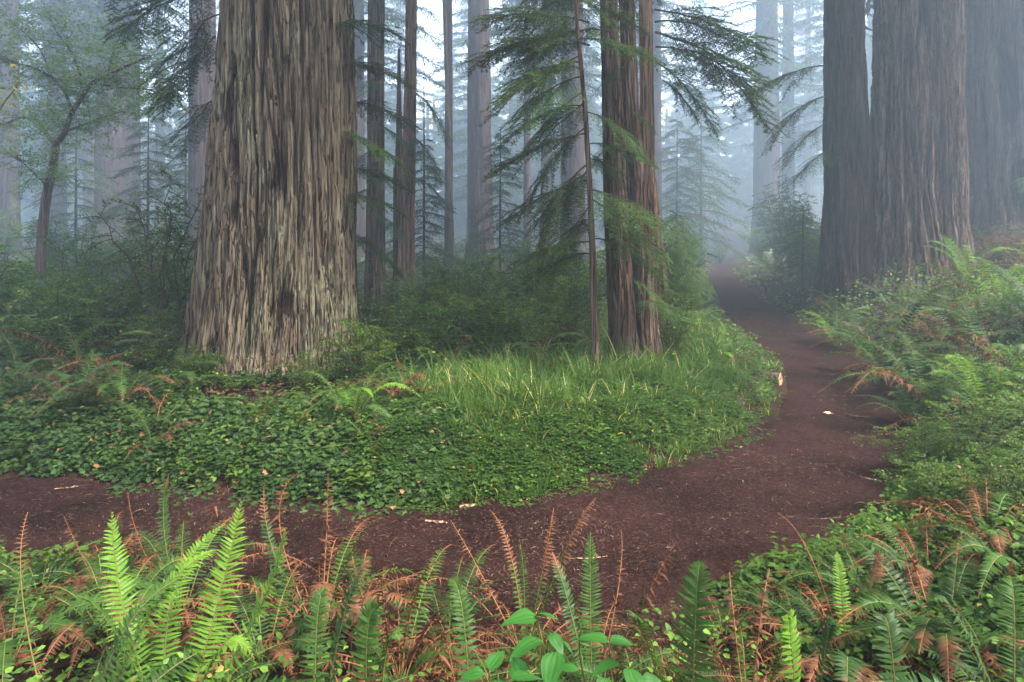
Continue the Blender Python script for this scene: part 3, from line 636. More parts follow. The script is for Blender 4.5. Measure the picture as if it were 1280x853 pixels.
s17 = stem(985, 62, .6, 'hazy trunk right of the pale misty redwood', M_BARKF, 40, seed=69, nth=30, fine=.3, depth=.06)
s18 = stem(12, 33, .45, 'grey trunk in fog at the left border', M_BARKF, 34, seed=70, nth=40, fine=.16, depth=.06)

# conifer crowns: a few meshes shared by many trees
rs = np.random.RandomState(77)
CR_YOUNG = [crown_buf(7, 1.0, 2.0, 38, rs, .13, .045, dens=.9, sag=.6).mesh('crown', [M_FARN, M_TWIG]) for _ in range(3)]
CR_SHADE = crown_buf(34, 8.5, 6.0, 190, rs, .42, .10, .04, 1.3, .35).mesh('crown', [M_FARN, M_TWIG])  # extra dense crown, kept above the view to block sky light
CR_BIG = [crown_buf(34, 5 if q else 8, 5.0, 120, rs, .36, .12, .03, 1.0, .35).mesh('crown', [M_FARN, M_TWIG]) for q in range(3)]
def young(px, d, sc, label, v, rz, base_z=None, x=None):
    t = tree('young_conifer', px, d, label, 'tree', 'young conifers in the fog', x)
    b = Buf(); tube(b, [(0, 0, -.2), (0, 0, 2*sc), (.02, 0, 7.1*sc)], [.075*sc, .06*sc, .01], 7, 0, .5, .5)
    link('trunk', b.mesh('trunk', [M_BARKD]), t); link('crown', CR_YOUNG[v], t, (0, 0, 0), (0, 0, rz), sc)
    return t
young(876, 46, 1.5, 'tall thin conifer in fog above the far end of the path', 0, 0)
young(846, 42, 1.3, 'misty conifer left of the tallest one over the path end', 1, 2)
young(1003, 17.5, .33, 'young dark conifer among bright shrubs left of the dark redwood', 2, 3)
young(530, 19, .62, 'scraggly conifer around the skinny stem right of the ruddy redwood', 0, 5)
young(625, 24, .75, 'misty conifer at the right foot of the central purple-brown trunk', 1, 3.5)
young(185, 22, .8, 'misty conifer right of the joined pair of trunks', 2, .9)
young(95, 26, .9, 'grey-green conifer under the leafy sapling at left', 0, 2.9)
young(232, 30, 1.0, 'pale conifer left of the blue-grey half-hidden redwood', 0, 1.1)
rs = np.random.RandomState(99)
FAR = [(60, 62, 'behind the pale column at far left'), (200, 66, 'right of the joined pair of trunks'), (400, 62, 'behind the huge furrowed trunk'), (470, 70, 'behind the straight brown trunk'),
       (590, 66, 'close behind the flared central trunk'), (640, 84, 'right of the flared central trunk'), (700, 72, 'left of the sapling'), (800, 76, 'behind the clump stems'),
       (1010, 82, 'on the bank left of the dark redwood'), (1090, 60, 'behind the fused redwoods'), (-40, 48, 'just outside the left border'), (10, 66, 'at the very left border'),
       (120, 72, 'under the bright gap at upper left'), (330, 52, 'hidden by the huge furrowed trunk'), (500, 84, 'between the broken snag and the straight brown trunk'), (675, 98, 'beyond the thin grey stem, faintest of all'),
       (735, 90, 'behind the young sapling'), (880, 100, 'at the end of the path'), (1040, 58, 'behind the narrow dark redwood'), (255, 88, 'behind the blue-grey half-hidden redwood'),
       (445, 94, 'in the slit beside the huge furrowed trunk'), (565, 102, 'beyond the pale crooked pole')]
b_far = Buf(); tube(b_far, [(0, 0, -.5), (0, 0, 3), (0, 0, 18), (0, 0, 34)], [.75, .55, .42, .08], 14, 0, .5, .6); FT = b_far.mesh('trunk', [M_BARKR])
for i, (px, d, wh) in enumerate(FAR):
    t = tree('distant_redwood', px, d, 'tall redwood almost lost in the fog, '+wh, 'tree', 'redwoods lost in the fog')
    s = rs.uniform(.85, 1.15); link('trunk', FT, t, scale=(s, s, 1)); link('crown', CR_BIG[i % 3], t, rot=(0, 0, rs.uniform(0, 6)), scale=(s, s, rs.uniform(.9, 1.05)))
for t_, v, s in ((s8, 2, 1.0), (s9, 1, 1.0), (s11, 0, .6), (s6, 2, .7), (s7, 1, .9), (s12, 2, .7), (s13, 0, 1), (s14, 1, 1), (s15, 2, .9), (s18, 0, .8)):
    link('crown', CR_BIG[v], t_, (0, 0, 6), (0, 0, s*9), (s, s, 1))

# the wood beyond, one mass
rs = np.random.RandomState(123); cb = crown_buf(30, 1, 4.8, 46, rs, 1.0, .30, .05, 1.0, .35); b = Buf()
V0 = np.concatenate(cb.v); T0 = np.concatenate(cb.t)
for i in range(170):
    a = math.radians(-52+104*(i+rs.rand())/170); d = rs.uniform(100, 119); q = rs.uniform(0, 6.28); sc_ = rs.uniform(.7, 1.1)
    xx, yy = d*math.tan(a) if abs(d*math.tan(a)) < 92 else 92*np.sign(a)*rs.uniform(.7, 1), d
    c_, s_ = math.cos(q), math.sin(q); Vr = np.stack([V0[:, 0]*c_-V0[:, 1]*s_, V0[:, 0]*s_+V0[:, 1]*c_, V0[:, 2]], 1)*sc_*[1, 1, rs.uniform(.55, .95)]+[xx, yy, H(xx, yy)]
    n0 = b.n
    b.v.append(Vr); b.t.append(T0); b.a.append(T0*0); b.n += len(Vr)
    for f_, m_ in zip(cb.f, cb.m): b.f.append(f_+n0); b.m.append(m_*0)
    tube(b, [(xx, yy, -1), (xx, yy, 24*sc_)], [.6, .2], 6, 0, .2, .8)
tag(link('far_forest', b.mesh('far_forest', [M_FARN])), 'grey wall of far forest closing the view in the fog', 'forest', kind='stuff')

for t_, v, s, zo, sz_ in ((big, 1, 1.15, 3.5, .9), (twin, 0, 1.2, 2, 1.1), (dark, 2, .8, 5, .9), (rear, 0, 1.1, 3, 1.0), (c1, 1, .62, 3.5, .55), (c3, 2, .5, 4.5, .5)):
    link('crown', CR_SHADE, t_, (0, 0, zo*.6), (0, 0, s*7), (s, s, sz_))  # unseen crowns overhead, added to shade the near ground and haze
# leafy sapling at left, forked
mp = tree('leafy_tree', 52, 12, 'small leafy tree with forked curving trunk and pale leaves, at left', 'tree', None)
o_ = np.array(mp.location); tr = Buf(); lf = Buf(); rs = np.random.RandomState(21)
def limb(pp, r0, r1, dz=0):
    P = np.array([at(a, b_, 12+dz*i/len(pp)) for i, (a, b_) in enumerate(pp)])-o_
    n = len(P); s = np.linspace(0, n-1, n*4); Q = np.stack([np.interp(s, range(n), P[:, c]) for c in range(3)], 1); Q[1:-1] = (Q[:-2]+Q[1:-1]*2+Q[2:])/4
    tube(tr, Q, np.linspace(r0, r1, len(Q)), 8, 0, .5, .6); return Q
limb([(50, 345), (53, 290), (58, 245), (66, 212), (70, 182)], .085, .065)
L1 = [limb([(70, 182), (82, 165), (90, 140), (104, 120), (114, 104), (135, 94), (160, 82), (190, 70)], .055, .012, -1.2), limb([(70, 182), (62, 173), (48, 150), (28, 146), (0, 158), (-30, 165)], .035, .008, 1.5),
      limb([(90, 140), (82, 115), (66, 98), (45, 85), (15, 78), (-15, 70)], .03, .006, -1.5), limb([(104, 120), (100, 90), (88, 62), (70, 40), (60, 15)], .028, .006, 1.2),
      limb([(82, 165), (100, 158), (120, 150), (150, 140), (172, 142)], .024, .006, 1.8), limb([(60, 240), (52, 225), (30, 205), (20, 195)], .015, .005, -1),
      limb([(135, 94), (140, 70), (150, 45), (170, 25)], .02, .005, 1), limb([(66, 98), (50, 60), (30, 40), (10, 25)], .018, .005, 1.4), limb([(114, 104), (150, 110), (190, 112), (215, 130)], .02, .005, -2)]
for Q in L1:
    for i in range(3, len(Q)):
        for k_ in range(3):
            p = Q[i]; dd = unit(rs.normal(0, 1, 3)*[1, 1, .45]+[0, 0, .15]); l = rs.uniform(.25, .75); s = np.linspace(0, 1, 5)
            tw = p+s[:, None]*l*dd-np.outer(s**2*l*.2, [0, 0, 1.]); tube(tr, tw, np.linspace(.006, .002, 5), 3, 0, .4, .6, cap=False)
            for q_ in range(5):
                u0 = rs.uniform(.2, 1); p2 = p+u0*l*dd; d2 = unit(dd+rs.normal(0, .7, 3)*[1, 1, .5]); n_ = rs.randint(4, 9); uu_ = np.linspace(.1, 1, n_)[:, None]*rs.uniform(.15, .35)
                stamp(lf, T_RHO, p2+uu_*d2, d2+rs.normal(0, .7, (n_, 3)), np.array([0, 0, 1.])+rs.normal(0, .45, (n_, 3)), rs.uniform(.045, .075, n_), .034, 0, rs.uniform(0, 1, n_), (rs.rand(n_) < .03)*.8)
link('trunk', tr.mesh('trunk', [M_BARKM]), mp); link('crown', lf.mesh('crown', [M_MAPLE]), mp)
# a brown-leaved twig reaching in at the far left
tw = tree('leafy_branch', 12, 5.2, 'low sprig of golden-brown leaves reaching in at the left border', 'branch', None, x=-4.4, z=H(-4.4, 5.2))
b = Buf(); rs = np.random.RandomState(3); base = np.array([0, 0, -.1]); tipw = at(22, 108, 5.2)-np.array(tw.location)
pth = bez(base, [0, 0, 2.2], tipw, 14); tube(b, pth, np.linspace(.02, .004, 14), 6, 1, .5, .5)
P = np.concatenate([pth[9:]+rs.normal(0, .05, (5, 3)) for _ in range(12)]); stamp(b, T_OVA, P, rs.normal(0, 1, P.shape)+[.5, 0, -.2], np.array([0, 0, 1.])+rs.normal(0, .5, P.shape), .05, .024, 0, rs.rand(len(P)), rs.uniform(.3, .9, len(P)))
link('foliage', b.mesh('foliage', [M_MAPLE, M_TWIG]), tw)

# ================================================================== SHRUBS
HK = 'evergreen huckleberry shrubs'
LIST = [
 ('airy', 205, 8.3, 1.0, 'arching shrub with bare brown stems and sparse green tiers, left of the huge trunk', 1.3),
 ('bright', 195, 7.4, .85, 'lime-tipped shrub under the arching one, beside the left foot of the huge trunk', .85),
 ('hucklea', 130, 9.0, 1.1, 'rounded dark shrub behind the arching one', 1.0),
 ('huckleb', 60, 8.2, 1.1, 'spreading shrub over the ferns at left, nearest the left border', .95),
 ('brightb', 20, 9.5, 1.2, 'yellow-green shrub at left border below the leafy tree', 1.3),
 ('tall', 100, 11.5, .85, 'tall dim shrub in front of the leafy tree trunk', .8),
 ('hucklea', 10, 12.5, 1.3, 'dark shrub beyond the leafy tree at left border', 1.0),
 ('tall', 170, 13.5, 1.0, 'hazy tall shrub between the leafy tree and the huge trunk', .85),
 ('huckleb', 235, 11.5, 1.1, 'dim shrub touching the left flank of the huge trunk', 1.2),
 ('bright', 385, 6.6, .42, 'small bright shrub at the foot of the huge trunk, nearer the bare duff', .50),
 ('bright', 445, 7.0, .72, 'fresh green shrub at the right foot of the huge redwood', .80),
 ('brightb', 490, 7.8, .8, 'yellow-green shrub between the huge trunk and the slim stems', .95),
 ('airy', 480, 9.5, .6, 'light sprawling shrub below the straight brown trunk', .6),
 ('huckleb', 545, 8.8, .9, 'dark shrub behind the rusty dead fern', .75),
 ('hucklea', 520, 12, 1.0, 'shrub hiding the feet of the slim stems', .75),
 ('hucklea', 590, 11, 1.1, 'round shrub in the hollow left of centre', .85),
 ('broad', 615, 13.5, 1.3, 'broad-leaved bush below the flared central trunk', 1.0),
 ('huckleb', 640, 9.4, 1.0, 'low shrub behind the tall grass, centre', .70),
 ('broad', 665, 11.5, 1.0, 'leathery bush with bright rosettes behind the low centre shrub', .95),
 ('tall', 660, 16, .8, 'misty shrub in front of the thin grey stem', .75),
 ('hucklea', 705, 9.8, 1.0, 'dark shrub left of the sapling foot', .95),
 ('bright', 715, 8.3, .7, 'small shrub at the sapling foot', .7),
 ('broad', 740, 13, 1.2, 'bush seen between sapling and clump', 1.1),
 ('hucklea', 840, 9.4, .6, 'small shrub against the right side of the clump', .9),
 ('tallb', 843, 12.5, .8, 'shrub right of the clump, over the inner edge of the path', 1.0),
 ('bright', 838, 8.4, .5, 'leafy shrub at the right foot of the clump, rising from grass', .95),
 ('tall', 845, 17, .9, 'hazy shrub left of the path where it narrows', .95),
 ('brightb', 858, 15, .65, 'pale low shrub on the left verge of the narrowing path', .8),
 ('tall', 852, 25, 1.2, 'foggy bush on the left where the path fades out', 1.0),
 ('tall', 872, 38, 1.1, 'last foggy bush left of the vanishing path', .9),
 ('tall', 950, 37, 1.3, 'last foggy bush right of the vanishing path', 1.1),
 ('tallb', 1008, 21, 1.1, 'bright bank shrub right of the far path', 1.3),
 ('tallb', 990, 24, 1.5, 'tall bright shrub under the pale misty redwood', 1.9),
 ('hucklea', 1025, 18, 1.3, 'dark shrub on the bank left of the young dark conifer', 1.7),
 ('bright', 1018, 18.5, 1.3, 'yellow-green shrub against the dark redwood', 1.6),
 ('tallb', 972, 30, 1.8, 'misty round shrub up the far bank', 1.9),
 ('brightb', 1020, 26, 1.7, 'pale shrub high on the bank behind the young conifer', 1.8),
 ('tall', 900, 50, 1.5, 'foggy thicket closing off the path', .9),
 ('bright', 1150, 5.0, .55, 'bright leafy shrub on the right bank beside the path bend', .5),
 ('bright', 1215, 4.6, .6, 'bright shrub at the right, second from the path bend', .6),
 ('brightb', 1265, 5.0, .7, 'shrub with glossy light leaves at the right border', .7),
 ('huckleb', 1245, 6.0, .6, 'dark green shrub at the right border above the glossy one', .6),
 ('brightb', 1180, 4.1, .45, 'low spreading shrub nearest the path edge at lower right', .5),
 ('hucklea', 1175, 6.4, .45, 'small dark shrub under the large fern mound on the bank', .45),
 ('bright', 1250, 3.6, .5, 'lime shrub low at the right border', .5),
 ('huckleb', 1290, 8.5, .8, 'shrub among ferns high on the right bank', .8),
 ('bright', 1200, 10.8, .55, 'small leafy shrub at the foot of the massive twin', .6),
 ('hucklea', 560, 17, 1.3, 'hazy shrub right of the ruddy stem', .95),
 ('hucklea', 700, 17, 1.3, 'hazy shrub in front of the trunk behind the sapling', 1.0),
 ('tall', 600, 20, 1.0, 'misty shrub against the flared central foot', .8),
 ('tall', 500, 22, 1.2, 'misty shrub behind the slim stems', .8),
 ('tall', 775, 19, 1.1, 'misty shrub glimpsed behind the clump', .9),
 ('tall', 60, 18, 1.2, 'misty tall shrub left of the joined trunks', .95),
 ('tall', 215, 19, 1.1, 'misty tall shrub under the blue-grey redwood', .9),
 ('hucklea', 130, 20, 1.5, 'wide misty shrub at the feet of the joined trunks', 1.2),
 ('tall', 0, 24, 1.4, 'dim thicket in fog at left border', 1.1),
 ('huckleb', 290, 13, 1.2, 'shrub mostly hidden behind the huge furrowed trunk', 1.0),
 ('hucklea', -60, 9, 1.2, 'shrub just past the left border', 1.2),
 ('brightb', 600, 9.0, .8, 'fresh low shrub just behind the tall grass, left of the low centre shrub', .8),
 ('bright', 560, 10.2, .8, 'fresh green shrub in the hollow, between the huge trunk and the clump', 1.0),
 ('tallb', 690, 13.5, .8, 'light green upright shrub behind the sapling foot', .8),
 ('brightb', 250, 6.9, .42, 'small spreading shrub at the left front of the huge trunk', .6),
 ('tall', 640, 28, 1.4, 'low thicket fading out in fog, centre', .9),
 ('tall', 560, 33, 1.5, 'thicket fading out left of centre', .9),
 ('tall', 730, 34, 1.5, 'thicket fading out behind the sapling', .9),
]
rs = np.random.RandomState(8)
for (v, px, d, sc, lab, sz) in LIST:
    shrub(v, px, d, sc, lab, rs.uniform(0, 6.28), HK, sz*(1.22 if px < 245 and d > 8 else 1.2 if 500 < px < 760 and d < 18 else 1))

# ================================================================== FERNS
G_F, G_H, G_B = 'ferns in front of the path', 'ferns on the right bank', 'ferns round the huge trunk'
def hx(px, d, tip, mid, kind, W, n, dead0=2.0, dz=0.0):
    X0 = (px-640)/F_PX*d; p0 = np.array([X0, d, H(X0, d)+.02]); t = at(*tip); m = at(*mid)
    return (p0, 2*m-.5*(p0+t), t, kind, W, n, dead0)
def FX(px, d, L, n, label, kinds, exs, seed, **kw):
    return fern(px, d, L, n, label, kinds, seed=seed, group=G_F, extra=[hx(px, d, *e) for e in exs], **kw)
FX(215, 2.15, .62, 9, 'big bright fern at lower left with tall upright fronds', ['dark', 'dark', 'green'], [
   ((140, 640, 2.4), (158, 775, 2.3), 'bright', .072, 46), ((302, 627, 2.5), (268, 770, 2.35), 'bright', .082, 50), ((357, 660, 2.3), (318, 775, 2.25), 'bright', .075, 48),
   ((282, 655, 2.55), (215, 752, 2.35), 'bright', .055, 46), ((95, 745, 2.0), (150, 800, 2.05), 'green', .06, 40)], 1, W=.06, lift=.8)
FX(90, 2.0, .66, 9, 'dark fern under the bright one, lower left corner', ['dark', 'green', 'dark'], [
   ((272, 688, 2.3), (190, 765, 2.15), 'bright', .062, 46), ((235, 720, 2.2), (150, 800, 2.05), 'green', .06, 44), ((35, 640, 2.7), (30, 760, 2.4), 'green', .04, 36, .6)], 2, W=.06, lift=.8)
FX(190, 1.75, .42, 6, 'low frond cluster at the bottom edge under the bright fern', ['dark', 'green'], [((318, 824, 1.75), (258, 842, 1.75), 'bright', .05, 34)], 3, W=.05, lift=.7)
FX(10, 2.6, .62, 8, 'half-browned fern at the left border below the path', ['green', 'dark', 'dead'], [((-20, 680, 2.6), (0, 760, 2.6), 'dead', .05, 30)], 4, W=.055, lift=.8)
FX(225, 3.1, .66, 9, 'rusty fern standing behind the big bright one, tips over the path', ['dead', 'dark', 'green'], [
   ((212, 592, 3.1), (205, 660, 3.1), 'dark', .045, 34, .8), ((300, 600, 3.0), (255, 660, 3.0), 'dead', .045, 34), ((160, 615, 3.1), (180, 690, 3.1), 'dead', .04, 30)], 5, W=.055, tips=.6)
FX(400, 2.9, .66, 10, 'rusty and green fern right of the bright fern, one red frond upright', ['dead', 'green', 'dark', 'dead'], [
   ((410, 592, 3.0), (408, 670, 3.0), 'dead', .045, 34), ((375, 590, 3.0), (350, 660, 2.95), 'dead', .05, 36), ((478, 648, 2.7), (440, 690, 2.75), 'green', .04, 34), ((330, 610, 3.1), (345, 700, 3.0), 'dark', .045, 34, .7)], 6, W=.055, tips=.7)
FX(395, 2.1, .60, 9, 'shaded dark fern low between the bright fern and the withered one', ['dark', 'green', 'dark'], [((405, 735, 2.2), (395, 800, 2.15), 'green', .05, 34), ((462, 700, 2.2), (430, 770, 2.15), 'dark', .05, 34, .7)], 7, W=.055, lift=.75)
FX(500, 2.55, .62, 12, 'withered curling fern, mostly pink-brown, left of centre foreground', ['dead', 'dead', 'dead', 'green'], [
   ((552, 700, 2.3), (520, 740, 2.45), 'dead', .045, 32), ((495, 672, 2.5), (478, 735, 2.5), 'dead', .045, 34), ((440, 690, 2.5), (455, 750, 2.5), 'dead', .045, 32), ((560, 755, 2.1), (530, 790, 2.3), 'dead', .05, 30)], 8, W=.05, lift=.8)
FX(470, 1.85, .50, 8, 'green fern at the bottom edge under the withered curling one', ['green', 'dark', 'dead'], [((478, 762, 1.9), (458, 815, 1.9), 'green', .05, 36), ((500, 800, 1.8), (480, 835, 1.85), 'green', .05, 34)], 9, W=.05, lift=.75)
FX(590, 2.0, .46, 8, 'small fern with orange-red leaflets at the bottom, left of the broad leaves', ['dead', 'green', 'dead'], [((545, 778, 1.9), (562, 820, 1.9), 'dead', .04, 26), ((560, 725, 2.2), (580, 780, 2.1), 'green', .04, 34), ((530, 810, 1.75), (555, 835, 1.8), 'dead', .045, 24)], 10, W=.045, lift=.7)
FX(655, 2.75, .56, 9, 'fan of thin half-dead fronds in front of the path, centre', ['green', 'dead', 'dead'], [
   ((612, 637, 2.9), (640, 700, 2.8), 'green', .028, 34, .35), ((563, 650, 2.8), (600, 715, 2.8), 'dead', .035, 32), ((649, 674, 2.8), (655, 730, 2.8), 'green', .022, 34, .95),
   ((692, 635, 2.9), (680, 705, 2.8), 'green', .03, 34, .3), ((745, 622, 2.9), (706, 690, 2.85), 'green', .04, 36, .35), ((525, 735, 2.4), (580, 735, 2.6), 'dead', .035, 30)], 11, W=.04, tips=.8, lift=.7)
FX(740, 2.4, .55, 9, 'green fern with reddened lower leaflets beside the broad leaves', ['green', 'dead', 'dark', 'dead'], [
   ((738, 665, 2.5), (738, 760, 2.45), 'green', .05, 44), ((776, 662, 2.7), (772, 740, 2.5), 'dead', .03, 30), ((845, 676, 2.5), (806, 750, 2.45), 'dead', .045, 32), ((690, 690, 2.5), (712, 760, 2.45), 'dark', .045, 36, .7), ((805, 735, 2.2), (790, 790, 2.3), 'green', .04, 36), ((730, 780, 2.0), (725, 820, 2.1), 'bright', .02, 26)], 12, W=.05, lift=.75)
FX(865, 2.0, .36, 5, 'single large upright green frond, lower centre right', ['green', 'dark'], [((875, 703, 2.05), (868, 800, 2.0), 'green', .082, 44), ((790, 770, 1.9), (815, 820, 1.95), 'green', .06, 36)], 13, W=.05, lift=.6)
FX(935, 2.25, .50, 9, 'rust-brown fern beside the large upright frond', ['dead', 'dead', 'green'], [((912, 715, 2.4), (918, 780, 2.3), 'dead', .035, 30), ((962, 712, 2.4), (950, 780, 2.3), 'dead', .04, 32), ((985, 780, 2.1), (975, 820, 2.1), 'bright', .045, 36)], 14, W=.05, lift=.75)
FX(1060, 2.5, .60, 11, 'fern with long brown-edged fronds leaning left over the ivy', ['dark', 'dead', 'green', 'dark'], [
   ((972, 642, 2.8), (1015, 700, 2.65), 'dead', .022, 36), ((1046, 690, 2.6), (1052, 745, 2.55), 'bright', .035, 34), ((1000, 740, 2.4), (1030, 775, 2.45), 'dead', .03, 34), ((1100, 685, 2.6), (1085, 750, 2.55), 'green', .045, 38, .55)], 15, W=.055, lift=.85, tips=.6)
FX(1010, 1.85, .46, 8, 'small lime fern low right of centre, bottom edge', ['dark', 'green'], [((985, 775, 1.9), (990, 820, 1.9), 'bright', .045, 34), ((1045, 790, 1.85), (1030, 825, 1.85), 'dark', .045, 34)], 16, W=.05, lift=.7)
FX(1180, 2.5, .66, 12, 'spreading fern with narrow grey-green fronds and rusty tips, lower right', ['green', 'dark', 'dark', 'dead'], [
   ((1198, 678, 2.7), (1190, 750, 2.6), 'dark', .05, 44, .8), ((1130, 690, 2.7), (1150, 760, 2.6), 'dead', .04, 36), ((1265, 700, 2.5), (1240, 760, 2.5), 'green', .055, 44, .75)], 17, W=.06, lift=.85, tips=.5)
FX(1265, 2.1, .62, 10, 'feathery fern in the lower right corner', ['green', 'dark', 'green'], [((1262, 720, 2.3), (1268, 780, 2.2), 'green', .06, 46), ((1170, 745, 2.2), (1210, 795, 2.15), 'dark', .055, 44)], 18, W=.06, lift=.8)
FX(1130, 1.8, .5, 8, 'low dark fern at the bottom edge, right of the lime one', ['dark', 'dead', 'green'], [((1100, 780, 1.9), (1115, 820, 1.85), 'dark', .05, 36)], 19, W=.05, lift=.75)
FX(300, 1.7, .46, 7, 'shadowed fern at the bottom edge beneath the rightmost bright frond', ['dark', 'dark', 'green'], [], 20, W=.05, lift=.7)
FX(700, 1.75, .40, 6, 'brown crumpled fern at the bottom edge under the broad leaves', ['dead', 'dark'], [], 21, W=.045, lift=.7)
FX(130, 3.2, .5, 8, 'thin browning fern behind the left fronds, close to the path', ['green', 'dead', 'dark'], [((80, 645, 3.2), (100, 690, 3.2), 'dead', .03, 30)], 22, W=.045, tips=.7)
FX(50, 3.3, .45, 8, 'low green fern at the path edge near the left border', ['green', 'dark'], [], 23, W=.045, lift=.8)
FX(1235, 3.2, .55, 10, 'brown-tinged fern between the lime shrub and the feathery corner fern', ['green', 'dead', 'dead'], [], 24, W=.05, tips=.8)
FX(835, 2.5, .34, 6, 'low withered fern between the large frond and the path', ['dead'], [], 25, W=.04, lift=.6)

FX(330, 2.6, .55, 7, 'drooping fern between the bright fern and the rusty one', ['dark', 'dead', 'green'], [], 30, W=.05, tips=.6)
FX(20, 1.9, .55, 7, 'dark fern in the lower left corner', ['dark', 'green', 'dark'], [], 31, W=.055, lift=.8)
FX(140, 2.7, .55, 7, 'mixed brown and green fern behind the bright upright fronds', ['dead', 'dark', 'green'], [], 32, W=.05, tips=.5)
FX(450, 3.15, .42, 6, 'thin rusty fern close to the lower edge of the path, left of centre', ['dead', 'green'], [], 33, W=.04, tips=.7)
FX(560, 2.75, .48, 7, 'dry fern with bleached tips beside the fan of thin fronds', ['dead', 'dead', 'dark'], [], 34, W=.042)
FX(630, 2.3, .46, 6, 'shaded fern behind the left broad-leaved herb', ['dark', 'dead', 'green'], [], 35, W=.045, lift=.75)
FX(800, 2.35, .42, 6, 'dull green fern left of the large upright frond', ['dark', 'green', 'dead'], [], 36, W=.045, lift=.7)
FX(905, 2.9, .34, 6, 'short rusty fern beside the moss tussock', ['dead', 'green'], [], 37, W=.04, lift=.7)
FX(1000, 2.7, .46, 7, 'fern among the ivy leaves right of the moss tussock', ['dark', 'dead'], [], 38, W=.045, lift=.8)
FX(1090, 2.9, .50, 7, 'fern with curled brown fronds over the outer path edge', ['dead', 'green', 'dark'], [], 39, W=.045, lift=.8)
FX(1160, 3.0, .52, 7, 'fern below the lime shrub, its fronds tipped with rust', ['green', 'dark', 'dead'], [], 40, W=.05, tips=.7)
FX(1210, 1.85, .52, 7, 'dense dark fern at the bottom edge near the right corner', ['dark', 'green'], [], 41, W=.055, lift=.8)
FX(1275, 2.8, .55, 7, 'fern with drooping rusty fronds at the right border', ['dead', 'green', 'dark'], [], 42, W=.05, tips=.6)
FX(560, 1.7, .40, 6, 'crumpled brown fern at the bottom edge right of the small green one', ['dead', 'dark'], [], 43, W=.045, lift=.65)
FX(930, 1.75, .38, 6, 'dark fern at the bottom edge right of the large upright frond', ['dark', 'dead', 'green'], [], 44, W=.045, lift=.65)
def F2(px, d, L, n, lab, kinds, seed, g=G_B, **kw): fern_shared(px, d, L, n, lab, kinds, seed, group=g, **kw)
fern(440, 5.5, .62, 6, 'upright green fern on the ivy bank below the fresh green shrub', ['green', 'bright', 'green'], seed=101, W=.06, lift=1.15, hero=False, group=G_B)
fern(150, 5.9, .85, 7, 'large drooping fern with brown fronds on the ivy bank at left', ['green', 'green', 'dead', 'dark'], seed=102, W=.075, lift=.9, hero=False, group=G_B)
F2(95, 5.9, .6, 10, 'half-brown fern on the ivy bank, left of the large drooping one', ['dead', 'green', 'dark'], 3)
F2(228, 6.6, .6, 10, 'rust-flecked fern beside the bare duff at the huge trunk foot', ['dead', 'green', 'dark'], 18)
F2(110, 7.0, .85, 13, 'broad dark fern between the ivy and the rounded shrub at left', ['dark', 'green', 'dead'], 19)
F2(330, 5.9, .45, 8, 'small green fern in the ivy right of the bare duff', ['green', 'dark'], 20)
F2(25, 6.2, .75, 12, 'grey-green fern at the left border above the ivy', ['dark', 'dark', 'dead'], 4)
F2(195, 5.3, .5, 8, 'flattened fern lying on the ivy below the large drooping one', ['green', 'dead'], 5)
F2(505, 6.2, .62, 12, 'rusty dead fern beside the grass on the bank', ['dead', 'dead', 'dead', 'green'], 6)
F2(460, 5.1, .4, 7, 'small ragged brown fern low in the ivy', ['dead', 'green'], 7)
F2(60, 7.6, .8, 12, 'shaded fern under the spreading shrub at left', ['dark', 'green'], 8)
F2(560, 7.6, .7, 12, 'arching dark fern behind the tall grass, left part', ['dark', 'dead', 'green'], 9)
F2(610, 8.0, .8, 14, 'large arching fern in the hollow behind the grass', ['dark', 'green', 'dark'], 10)
F2(665, 8.2, .75, 12, 'brownish fern left of the sapling behind the grass', ['dark', 'dead', 'green'], 11)
F2(700, 7.3, .6, 10, 'fern at the edge of the tall grass by the sapling', ['green', 'dark'], 12)
F2(580, 9.5, .8, 12, 'fern half hidden in the shrubs left of centre', ['green', 'dark'], 13)
F2(860, 10.5, .6, 12, 'fern on the inner verge above the grass slope', ['green', 'bright', 'dark'], 14)
F2(900, 8.6, .45, 9, 'fern with a few rusty fronds near the inner edge of the path', ['green', 'bright', 'dead'], 15)
F2(850, 14.5, .6, 12, 'fern on the inner verge where the path narrows', ['green', 'dark'], 16)
F2(862, 20, .5, 10, 'hazy fern on the inner verge of the far path', ['green', 'dark'], 17)
